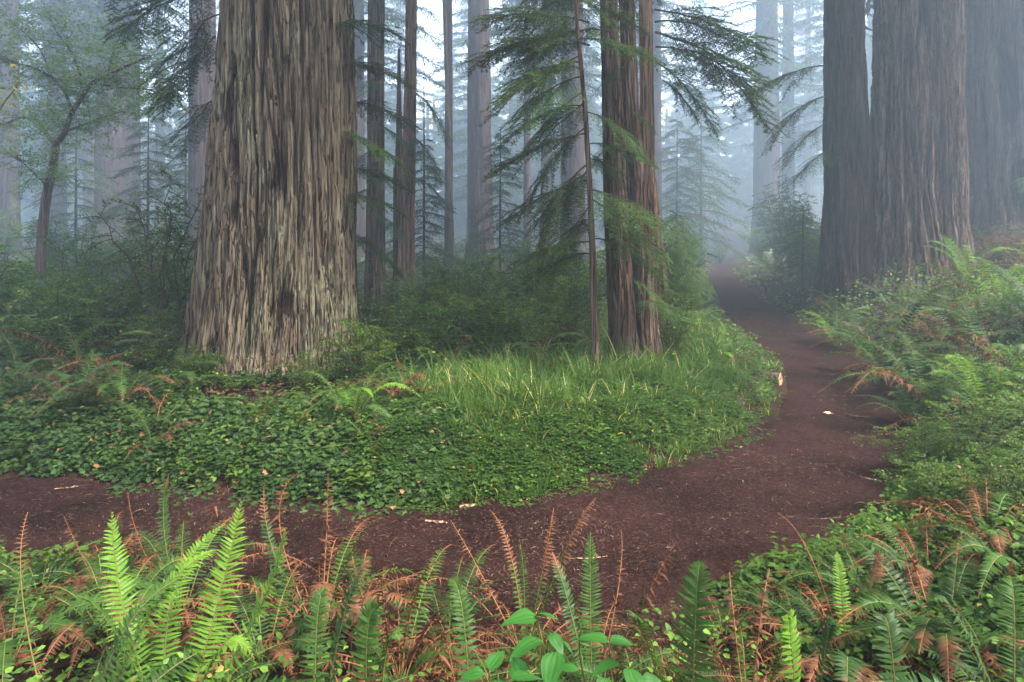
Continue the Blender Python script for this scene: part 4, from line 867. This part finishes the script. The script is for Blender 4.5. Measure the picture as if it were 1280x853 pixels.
RB = [(1045, 11.2, .7, 10, 'light green fern at the foot of the dark redwood', ['green', 'bright']),
 (1110, 8.6, .95, 16, 'big arching fern mound below the fused trunks', ['green', 'dark', 'green', 'dead']),
 (1150, 7.6, .9, 15, 'large fern with silvery fronds hanging toward the path', ['dark', 'green', 'dark']),
 (1175, 9.5, .9, 14, 'fern in front of the massive twin foot', ['green', 'dark', 'dead']),
 (1215, 8.4, .95, 16, 'tangled fern with bronze fronds up the bank', ['dark', 'dead', 'green']),
 (1255, 9.8, .95, 15, 'tall light fern high on the bank at right', ['bright', 'green', 'dead']),
 (1235, 7.3, .85, 14, 'dark fern in mid-bank near the right border', ['dark', 'dark', 'green']),
 (1180, 6.2, .75, 13, 'fern above the bright shrubs, hanging over them', ['green', 'dark', 'dead']),
 (1275, 6.6, .8, 13, 'drooping fern at the right border below the dark one', ['dark', 'dead', 'green']),
 (1240, 5.6, .65, 11, 'small fern with strap-like bright fronds in the bright shrubs', ['bright', 'green']),
 (1140, 6.4, .5, 9, 'low fern at the outer curve of the path', ['green', 'dark']),
 (1210, 11.8, .9, 13, 'fern beside the right foot of the massive twin', ['green', 'bright', 'dead']),
 (1275, 12.5, .95, 14, 'fern in front of the fire-blackened redwood', ['green', 'dead', 'green']),
 (1235, 14.5, .8, 12, 'fern close under the fire-blackened redwood', ['dark', 'green', 'dead']),
 (1080, 10.5, .7, 11, 'fern between the light green one and the mound', ['green', 'dark']),
 (1008, 19, .8, 13, 'bronze fern on the outer bank of the far path', ['dead', 'green', 'dark']),
 (1022, 17, .8, 14, 'rust-tinged fern left of the dark redwood foot', ['dead', 'dark', 'green']),
 (1048, 13, .6, 12, 'grey-green fern just left of the dark trunk', ['dark', 'green']),
 (1040, 14.5, .55, 11, 'low fern at the path edge beneath the rust-tinged one', ['green', 'dark', 'dead']),
 (985, 22, .9, 12, 'hazy fern right of the narrowing path', ['green', 'dead']),
 (1310, 8.0, .9, 14, 'fern past the right border, its fronds reaching in', ['green', 'dark']),
 (1320, 10.5, .9, 14, 'fern past the right border higher up', ['bright', 'dead']),
 (1125, 11.2, .7, 11, 'fern against the foot of the massive twin, left side', ['green', 'dark']),
 (985, 16.5, .55, 10, 'low fern on the outer edge where the path narrows', ['green', 'dark']),
 (955, 21, .6, 10, 'small misty fern edging the far path on its outer side', ['green', 'dead']),
 (962, 27, .9, 10, 'faint fern at the outer edge of the far path', ['green'])]
for i, (px, d, L, n, lab, kd) in enumerate(RB): F2(px, d, L*1.12, n, lab, kd, 50+i, G_H, az0=120 if px > 1060 else 0, az1=330+90 if px > 1060 else 360)

# ================================================================== GROUND COVER
def band(x, y, s, lo, hi, f=1.2, seed=0):
    return (s+noise(x*f, y*f, 0, seed)*.35 > lo) & (s < hi)
# ivy
rs = np.random.RandomState(61); b = Buf()
x, y, h, s, inn, px = scatter(90000, -200, 620, 430, 660, rs)
dens = noise(x*1.3, y*1.3, 0, 12)+noise(x*4, y*4, 0, 13)*.5
bare = (np.hypot((x+2.25)/.8, (y-6.35)/.5)+noise(x*3, y*3, 0, 15)*.9 < .8) | ((np.abs(x-(-2.02-.10*(y-5.2)))-.05-.22*noise(x*3, y*3, 0, 15) < 0) & (y < 6.4))
keep = inn & band(x, y, s, -.02, 4.2, seed=14) & (y < 8.6) & (dens > -.6) & (rs.rand(len(x)) < .68) & ~bare & (rs.rand(len(x)) < .15+sstep(0, .3, s+noise(x*4, y*4, 0, 18)*.25)) & (rs.rand(len(x)) < sstep(640, 500, px)*.9+.1*(px < 600))
x, y, h, s = x[keep], y[keep], h[keep], s[keep]; n = len(x); hz = rs.uniform(.02, .11, n)*sstep(-.05, .35, s)+.015+.06*noise(x*3, y*3, 0, 16)*sstep(0, .4, s)
P = np.stack([x, y, h+hz], 1); d = rs.normal(0, 1, (n, 3))*[1, 1, .25]
stamp(b, T_IVY, P, d, np.array([0, -.25, 1.])+rs.normal(0, .38, (n, 3)), rs.uniform(.028, .062, n), rs.uniform(.03, .058, n), 0, np.clip(.4+noise(x*2, y*2, 0, 17)*.7+rs.normal(0, .2, n), 0, 1), (rs.rand(n) < .015)*.8)
print('ivy', n)
tag(link('ivy', b.mesh('ivy', [M_IVY])), 'dark lobed ivy carpet over the bank left of the grass', 'ground cover', kind='stuff')
# sorrel and low herbs
rs = np.random.RandomState(62); b = Buf()
x, y, h, s, inn, px = scatter(120000, 380, 1040, 395, 665, rs)
keep = inn & band(x, y, s, .0, 2.8, seed=24) & (rs.rand(len(x)) < .04+.96*sstep(.0, .45, s+noise(x*3, y*3, 0, 26)*.4)) & (rs.rand(len(x)) < sstep(400, 540, px)*.95+.05) & (noise(x*1.7, y*1.7, 0, 22) > -.36)
x, y, h, s = x[keep], y[keep], h[keep], s[keep]; n = len(x); hz = (rs.uniform(.0, .10, n)+.11*np.maximum(0, noise(x*3.3, y*3.3, 0, 28)+.15))*sstep(-.05, .4, s)+.01
az = rs.uniform(0, 6.28, n)
for k_ in range(3):
    a = az+k_*2.09; d = np.stack([np.cos(a), np.sin(a), rs.normal(0, .12, n)], 1)
    sz = rs.uniform(.018, .034, n)
    stamp(b, T_CLO, np.stack([x, y, h+hz], 1), d, np.array([0, -.15, 1.])+rs.normal(0, .25, (n, 3)), sz, sz*.95, 0, np.clip(.45+noise(x*2, y*2, 0, 27)*.7+rs.normal(0, .15, n), 0, 1), (rs.rand(n) < .01)*.8)
print('sorrel', n)
tag(link('sorrel', b.mesh('sorrel', [M_CLOV])), 'bright three-leaved sorrel and herbs between the grass and the path', 'ground cover', kind='stuff')
# general undergrowth everywhere off the path
rs = np.random.RandomState(63); b = Buf()
x, y, h, s, inn, px = scatter(190000, -250, 1530, 303, 1000, rs)
lowr = ~inn & (y < 4.5)
keep = (s > .02+.25*rs.rand(len(x))**2+noise(x*1.5, y*1.5, 0, 31)*.2) & (s > .03) & (y > .9) & (y < 60) & (noise(x*1.1, y*1.1, 0, 33) > -.42)
tr_dist = np.minimum(np.hypot(x+2.78, y-7.95)-1.15, np.hypot(x-8.85, y-15)-1.5)
near_bank = inn & (s < 3.2) & (y < 8.4)
keep &= (tr_dist > -.1) & (~near_bank | (rs.rand(len(x)) < .14)) & ~((np.hypot((x+2.25)/.8, (y-6.35)/.5) < .8) & inn)
keep &= (y > 3.7) | (rs.rand(len(x)) < .05)
x, y, h, s, inn, px = [q[keep] for q in (x, y, h, s, inn, px)]; n = len(x)
sc = np.clip(y/9, .75, 5)
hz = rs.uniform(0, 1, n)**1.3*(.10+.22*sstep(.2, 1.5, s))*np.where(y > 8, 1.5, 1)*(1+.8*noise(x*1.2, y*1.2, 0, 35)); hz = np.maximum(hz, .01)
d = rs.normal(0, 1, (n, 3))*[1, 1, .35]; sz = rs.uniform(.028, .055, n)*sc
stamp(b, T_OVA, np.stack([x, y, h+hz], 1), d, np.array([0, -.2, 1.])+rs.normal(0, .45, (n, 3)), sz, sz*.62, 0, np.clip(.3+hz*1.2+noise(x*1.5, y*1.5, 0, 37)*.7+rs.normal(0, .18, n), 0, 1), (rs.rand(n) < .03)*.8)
print('undergrowth', n)
tag(link('undergrowth', b.mesh('undergrowth', [M_SHR])), 'low mixed leafy undergrowth covering the forest floor', 'undergrowth', kind='stuff')
# bright leafy cover on the right bank next to the path, and the ivy mound at lower right
rs = np.random.RandomState(64); b = Buf()
x, y, h, s, inn, px = scatter(90000, 880, 1420, 430, 870, rs)
keep = ~inn & band(x, y, s, .0, 2.6, seed=44) & (s > .02) & (x > 1.0) & ((y > 3.4) | ((rs.rand(len(x)) < .2) & (y > 2.4))) & (y < 9) & (noise(x*1.6, y*1.6, 0, 43) > -.32)
x, y, h, s = x[keep], y[keep], h[keep], s[keep]; n = len(x); hz = rs.uniform(.01, .16, n)*sstep(-.02, .5, s)+.01+.08*sstep(0, .6, s)*(noise(x*2, y*2, 0, 45)+.3)
d = rs.normal(0, 1, (n, 3))*[1, 1, .3]; sz = rs.uniform(.022, .045, n)
stamp(b, T_OVA, np.stack([x, y, h+hz], 1), d, np.array([0, -.2, 1.])+rs.normal(0, .4, (n, 3)), sz, sz*.7, 0, np.clip(.35+noise(x*1.5, y*1.5, 0, 47)*.9+rs.normal(0, .2, n), 0, 1), (rs.rand(n) < .02)*.8)
print('bank', n)
tag(link('bank_leaves', b.mesh('bank_leaves', [M_SHRB])), 'bright small-leaved ground cover along the outer curve of the path', 'ground cover', kind='stuff')
# grass
rs = np.random.RandomState(65); b = Buf()
x, y, h, s, inn, px = scatter(5200, 470, 1010, 405, 640, rs)
keep = inn & (s > .06) & (s < 2.6) & (rs.rand(len(x)) < (.30+.70*sstep(.35, 1.1, s))*(.10+.9*sstep(480, 640, px))) & (noise(x*1.6, y*1.6, 0, 52) > -.12)
x, y, h, s = x[keep][:1500], y[keep][:1500], h[keep][:1500], s[keep][:1500]
K = 18
for i in range(len(x)):
    tall = .13+.30*float(sstep(.1, 1.4, s[i]))*rs.uniform(.3, 1.3)
    k_ = int(K*rs.uniform(.5, 1.3)); a = rs.uniform(0, 6.28, k_); r = rs.uniform(0, .06, k_); L = tall*rs.uniform(.45, 1.15, k_); out = L*rs.uniform(.15, .85, k_)
    p0 = np.stack([x[i]+r*np.cos(a), y[i]+r*np.sin(a), np.full(k_, h[i]-.01)], 1); dr = np.stack([np.cos(a+rs.normal(0, .4, k_)), np.sin(a), 0*a], 1)
    m = 6; t = np.linspace(0, 1, m)[None, :, None]; dip = rs.uniform(.0, .55, k_)[:, None, None]
    pts = p0[:, None]+dr[:, None]*out[:, None, None]*t**1.7+np.array([0, 0, 1.])*L[:, None, None]*(t-dip*t**2.4)
    sdv = np.stack([-dr[:, 1], dr[:, 0], 0*a], 1)[:, None]*(.0042*(1-t**2*.92))*rs.uniform(.7, 1.2)
    v = np.concatenate([pts-sdv, pts+sdv], 1)
    bi = (np.arange(k_)*2*m)[:, None]; jj = np.arange(m-1)[None]
    f = np.stack([bi+jj, bi+jj+1, bi+m+jj+1, bi+m+jj], -1).reshape(-1, 4)
    tn = np.repeat(np.clip(rs.normal(.5, .22, k_), 0, 1), 2*m); ag = np.repeat((rs.rand(k_) < .05)*.8, 2*m)
    b.add(v.reshape(-1, 3), f, 0, tn, ag)
tag(link('grass', b.mesh('grass', [M_GRASS])), 'tall arching green grass on the inner bank of the bend', 'grass', kind='stuff')
# taller mixed herbs poking through the carpets
rs = np.random.RandomState(69); b = Buf()
x, y, h, s, inn, px = scatter(5200, -200, 1420, 400, 740, rs)
keep = (s > .12) & (s < 3.6) & (y > 2.6) & (y < 11) & (noise(x*1.4, y*1.4, 0, 81) > -.05); x, y, h = x[keep], y[keep], h[keep]; n = len(x); az = rs.uniform(0, 6.28, n); ht = rs.uniform(.06, .22, n); q_ = rs.uniform(.035, .085, n); tn = np.clip(rs.normal(.5, .25, n), 0, 1)
for k_ in range(9):
    a = az+k_*2.4+rs.normal(0, .3, n); e = rs.uniform(.15, 1.1, n)*(1-k_/14); d = np.stack([np.cos(a), np.sin(a), e], 1); u_ = .35+.65*k_/9
    stamp(b, T_OVA, np.stack([x+np.cos(a)*.01, y+np.sin(a)*.01, h+ht*u_], 1), d, np.array([0, 0, 1.])-d*.3+rs.normal(0, .2, (n, 3)), q_*rs.uniform(.6, 1.1, n), q_*rs.uniform(.38, .5), 0, tn, (rs.rand(n) < .012)*.7, .25)
tag(link('herbs', b.mesh('herbs', [M_SHRB])), 'scattered taller herbs standing out of the low carpets', 'herbs', kind='stuff')
# needles and twigs on the path, the bare duff and the bank edges
rs = np.random.RandomState(66); b = Buf()
x, y, h, s, inn, px = scatter(42000, -200, 1200, 318, 800, rs)
keep = (s < .35) & (rs.rand(len(x)) < .25+1.6*np.maximum(0, noise(x*1.1, y*1.1, 0, 71)+.15)) | ((s < 1.6) & (np.abs(x+2.02+.1*(y-5.2)) < .35) & (y < 6.6))
x, y, h = x[keep], y[keep], h[keep]; n = len(x); ins_ = inside(x, y); zz = np.where(ins_, .018+noise(x*2.2, y*2.2, 0, 3)*.022+noise(x*9, y*9, 0, 4)*.008-.012, h+.012)
sc = np.clip(y/5, .7, 3)
L = rs.gamma(1.6, .016, n)*sc+.006; L = np.minimum(L, .22)
stamp(b, T_RHO, np.stack([x, y, zz], 1), rs.normal(0, 1, (n, 3))*[1, 1, .05], np.array([0, 0, 1.])+rs.normal(0, .15, (n, 3)), L, rs.uniform(.0018, .005, n)*sc, 0, rs.rand(n)**2.5, rs.rand(n))
M_LIT = leaf_mat('litter', (.03, .014, .010), (.11, .055, .038), (.14, .06, .035), 0, .8, 0, .2, (.32, .18, .11))
tag(link('needle_litter', b.mesh('needle_litter', [M_LIT])), 'scattered dry needles and twigs on the path', 'litter', kind='stuff')

# ================================================================== SMALL THINGS
def pathz(x, y): return float(.006+noise(x*2.2, y*2.2, 0, 3)*.022+noise(x*9, y*9, 0, 4)*.008)
def ground_px(px, py, z=0): d = F_PX*(EYE-z)/(py-HOR); return (px-640)/F_PX*d, d
M_WOOD = bark_mat('dry_wood', (.12, .06, .04), (.34, .20, .13), (.45, .30, .2), None, .5, (30, 30, 30), .2)
def stick(px, py, L, r, az, label, bend=.1, z=0, name='fallen_stick', mat=None, zoff=0):
    x, y = ground_px(px, py, z); z_ = pathz(x, y) if inside(np.array([x]), np.array([y]))[0] else H(x, y)
    o = tree(name, px, y, label, 'stick', None, x=x, z=z_+zoff); b = Buf(); n = 10; s = np.linspace(-.5, .5, n); rs = np.random.RandomState(int(px+py))
    P = np.stack([s*L*math.cos(az)-bend*L*(s**2)*math.sin(az), s*L*math.sin(az)+bend*L*(s**2)*math.cos(az), r*.8+0*s], 1)+rs.normal(0, .03*L*.3, (n, 3))*[1, 1, .1]
    tube(b, P, r*np.interp(s, [-.5, 0, .5], [.6, 1, .45]), 6, 0, .5, .6)
    q = P[6]; tube(b, [q, q+np.array([math.cos(az+.7), math.sin(az+.7), .25])*L*.16], [r*.5, r*.2], 4, 0, .5, .6)
    link('stick', b.mesh('stick', [mat or M_WOOD]), o); return o
stick(1088, 601, .13, .007, -.7, 'short pale stick on the right side of the path')
stick(1075, 522, .24, .008, -.5, 'dark bent twig on the path beside the pale leaf', .5, mat=M_TWIG)
stick(1040, 650, .30, .005, .2, 'thin dark twig lying at the lower edge of the path', .4, mat=M_TWIG)
stick(585, 636, .12, .016, .35, 'chunky wood chip at the edge of the grass, left of centre')
stick(735, 700, .22, .004, .1, 'fine pale twig in the middle of the near path', .3)
stick(85, 612, .16, .006, .4, 'small stick on the path at left', .2)
stick(300, 508, .42, .018, 1.4, 'reddish stick leaning in the duff at the foot of the huge trunk', .1, z=.3)
stick(980, 357, .45, .035, .5, 'orange-brown chunk of wood on the far outer verge', .1, z=.1)
stick(1245, 302, 1.6, .05, .05, 'dark fallen branch lying across the top of the right bank', .15, z=1.6, mat=M_TWIG, zoff=.25)
stick(545, 655, .14, .01, -.2, 'flat strip of bark on the near path left of centre')
x, y = ground_px(1035, 520); lf_ = Buf()
stamp(lf_, T_OVA, [[0, 0, .01], [0, 0, .012], [0, 0, .012]], [[.4, 1, .15], [1, .2, .1], [-.6, .8, .2]], [[0, 0, 1], [0, .2, 1], [.2, 0, 1]], [.09, .06, .06], [.05, .03, .03], 0, .9, .9)
o = tree('dry_leaf', 1035, y, 'pale curled dry leaf in the middle of the path bend', 'leaf', None, x=x, z=pathz(x, y)+.004)
link('blade', lf_.mesh('blade', [leaf_mat('dry_leaf', (.5, .35, .22), (.55, .4, .27), (.5, .33, .2), .2, .6, 0)]), o)
M_SLAB = bark_mat('shed_bark', (.03, .014, .009), (.11, .055, .035), (.22, .14, .09), None, .5, (30, 30, 6), .2)
rs = np.random.RandomState(90)
b = Buf()
for i in range(150):
    a = rs.uniform(-2.9, -.2); r_ = rs.uniform(1.0, 1.75); xx, yy = -2.78+r_*math.cos(a), 7.95+r_*math.sin(a); q = rs.uniform(0, 6.28); L = rs.uniform(.05, .26)
    dd = np.array([math.cos(q), math.sin(q), rs.normal(0, .12)])*L; p = np.array([xx, yy, H(xx, yy)+.03])
    tube(b, [p, p+dd*.5+[0, 0, .01], p+dd], [rs.uniform(.006, .018), rs.uniform(.008, .022), .004], 5, 0, .5, rs.rand())
tag(link('shed_bark', b.mesh('shed_bark', [M_SLAB])), 'shed bark and twigs heaped round the foot of the huge redwood', 'bark litter', kind='stuff')
# log stub sticking out of the inner bank
x, y = ground_px(972, 474, .08); o = tree('log_stub', 972, y, 'mossy sawn log end poking from the grass at the bend', 'log', None, x=x-.05, z=H(x, y))
b = Buf(); P = [(-.35, .25, .02), (-.1, .08, .05), (.06, -.04, .06)]; tube(b, P, [.085, .09, .085], 16, 0, .5, .5, cap=False); link('bark', b.mesh('bark', [M_TWIG]), o)
b = Buf(); rr = np.linspace(0, .084, 6); th = np.linspace(0, 2*np.pi, 17)[:-1]; a = unit(np.array([.16, -.12, .01])); u1 = unit(np.cross(a, [0, 0, 1.])); u2 = np.cross(u1, a)
V = np.array([np.array(P[2])+a*(.004+.004*math.sin(r*180))+r*(math.cos(t)*u1+math.sin(t)*u2) for r in rr for t in th]); i = np.arange(5)[:, None]*16; j = np.arange(16)[None]; j2 = (j+1) % 16
b.add(V, np.stack([i+j, i+j2, i+16+j2, i+16+j], -1).reshape(-1, 4), 0, .5, .7); link('cut_face', b.mesh('cut_face', [M_WOOD]), o)
# moss tussock
x, y = ground_px(960, 706, .05); o = tree('moss_tussock', 960, y, 'round olive moss tussock in the ivy at the near path edge', 'moss', None, x=x, z=H(x, y))
b = Buf(); n = 2600; q = unit(np.random.RandomState(1).normal(0, 1, (n, 3))); q[:, 2] = np.abs(q[:, 2]); stamp(b, T_TRI, q*[.085, .085, .075], q+np.random.RandomState(2).normal(0, .4, (n, 3)), np.roll(q, 1, 1), .018, .004, 0, .4, .0)
link('moss', b.mesh('moss', [leaf_mat('moss', (.05, .06, .015), (.10, .11, .03), transl=.1, rough=.8, var=0)]), o)

# broad-leaved herb at bottom centre: every leaf its own part
def broad_mesh(seed):
    rs = np.random.RandomState(seed); n, m = 14, 9; t = np.linspace(0, 1, n)[:, None]; u_ = np.linspace(-1, 1, m)[None]
    wd = .33*np.sin(np.pi*t**.72)**.85*(1-.25*t); X_ = t+.0*u_; Y_ = u_*wd
    Z_ = .10*np.abs(u_)*wd*2+.018*np.cos(u_*np.pi*3.5)*np.sin(np.pi*t)-.42*t**2*(.6+.3*rs.rand())+.015*np.sin(9*t+u_*2+seed)
    v = np.stack([X_, Y_, Z_], -1).reshape(-1, 3); b = Buf(); b.add(v, grid_faces(n, m), 0, (.35+.35*np.cos(u_*np.pi*3.5)+0*t).ravel(), 0)
    return b.mesh('leaf', [M_BROAD])
BL = [broad_mesh(i) for i in range(3)]
def herb(px, d, zt, label, leaves, seed):
    rs = np.random.RandomState(seed); X0 = (px-640)/F_PX*d; z0 = H(X0, d); o = empty('broadleaf_herb', (X0, d, z0), label, 'plant', 'broad-leaved herbs at the bottom centre')
    loc = np.array([X0, d, z0]); tops = [at(*l[0])-loc for l in leaves]; st = Buf(); top = np.mean(tops, 0); trunk = bez([0, 0, 0], [0, 0, top[2]*.6], [top[0], top[1], top[2]*.95], 10)
    tube(st, trunk, np.linspace(.004, .002, 10), 5, 0, .4, .3)
    for (p, az, L, tilt, v), tp in zip(leaves, tops):
        i = rs.randint(5, 9); tube(st, bez(trunk[i], (trunk[i]+tp)/2+[0, 0, .02], tp, 6), [.002]*6, 4, 0, .4, .2)
        link('leaf', BL[v % 3], o, tuple(tp), (rs.normal(0, .25), -math.radians(tilt), math.radians(az)), L*.85)
    link('stem', st.mesh('stem', [M_STEM]), o)
herb(672, 2.05, .7, 'herb with broad glossy veined leaves at bottom centre, the left one', [((672, 772, 2.0), 195, .125, 12, 0), ((670, 768, 2.0), -15, .085, 10, 1), ((676, 800, 1.95), 215, .13, 5, 2), ((688, 792, 1.95), -60, .08, -10, 0), ((696, 815, 1.9), -110, .13, -15, 1), ((700, 800, 2.0), -30, .07, -20, 2),
   ((722, 838, 1.85), 170, .08, 10, 0), ((700, 850, 1.85), 200, .09, 5, 1), ((655, 850, 1.8), 120, .1, 20, 2)], 1)
herb(765, 2.1, .7, 'herb with broad glossy leaves at the bottom, right one by the upright frond', [((760, 802, 2.0), 170, .105, 15, 2), ((762, 802, 2.0), 5, .085, 5, 0), ((772, 828, 1.95), 205, .10, 5, 1), ((785, 835, 1.9), -75, .11, -10, 2), ((800, 850, 1.9), -20, .09, 0, 0), ((760, 848, 1.85), 240, .09, -10, 1)], 2)
herb(600, 1.9, .6, 'herb with broad leaves at the bottom edge beside the orange-red leaflets', [((612, 838, 1.8), 60, .09, 25, 1), ((605, 842, 1.8), 180, .08, 0, 0), ((640, 850, 1.75), 20, .10, 5, 2), ((618, 852, 1.75), -60, .1, 0, 1)], 3)

# ================================================================== HAZE
b = Buf(); x0, x1, y0, y1, z0, z1 = -95, 95, -14, 125, -1.6, 48
V = np.array([(x, y, z) for x in (x0, x1) for y in (y0, y1) for z in (z0, z1)])
b.add(V, np.array([[0, 1, 3, 2], [4, 6, 7, 5], [0, 4, 5, 1], [2, 3, 7, 6], [0, 2, 6, 4], [1, 5, 7, 3]]))
m = bpy.data.materials.new('haze'); m.use_nodes = True; t = m.node_tree; t.nodes.remove(t.nodes['Principled BSDF'])
pv = t.nodes.new('ShaderNodeVolumePrincipled'); pv.inputs['Color'].default_value = (.72, .87, 1, 1); pv.inputs['Density'].default_value = HAZE; pv.inputs['Anisotropy'].default_value = .7
t.links.new(pv.outputs[0], t.nodes['Material Output'].inputs['Volume'])
tag(link('haze', b.mesh('haze', [m], False)), 'drifting forest fog', 'fog', kind='stuff')
tri = sum(len(me.loops)-2*len(me.polygons) for me in bpy.data.meshes); print('TRIANGLES', tri, 'OBJECTS', len(bpy.data.objects))
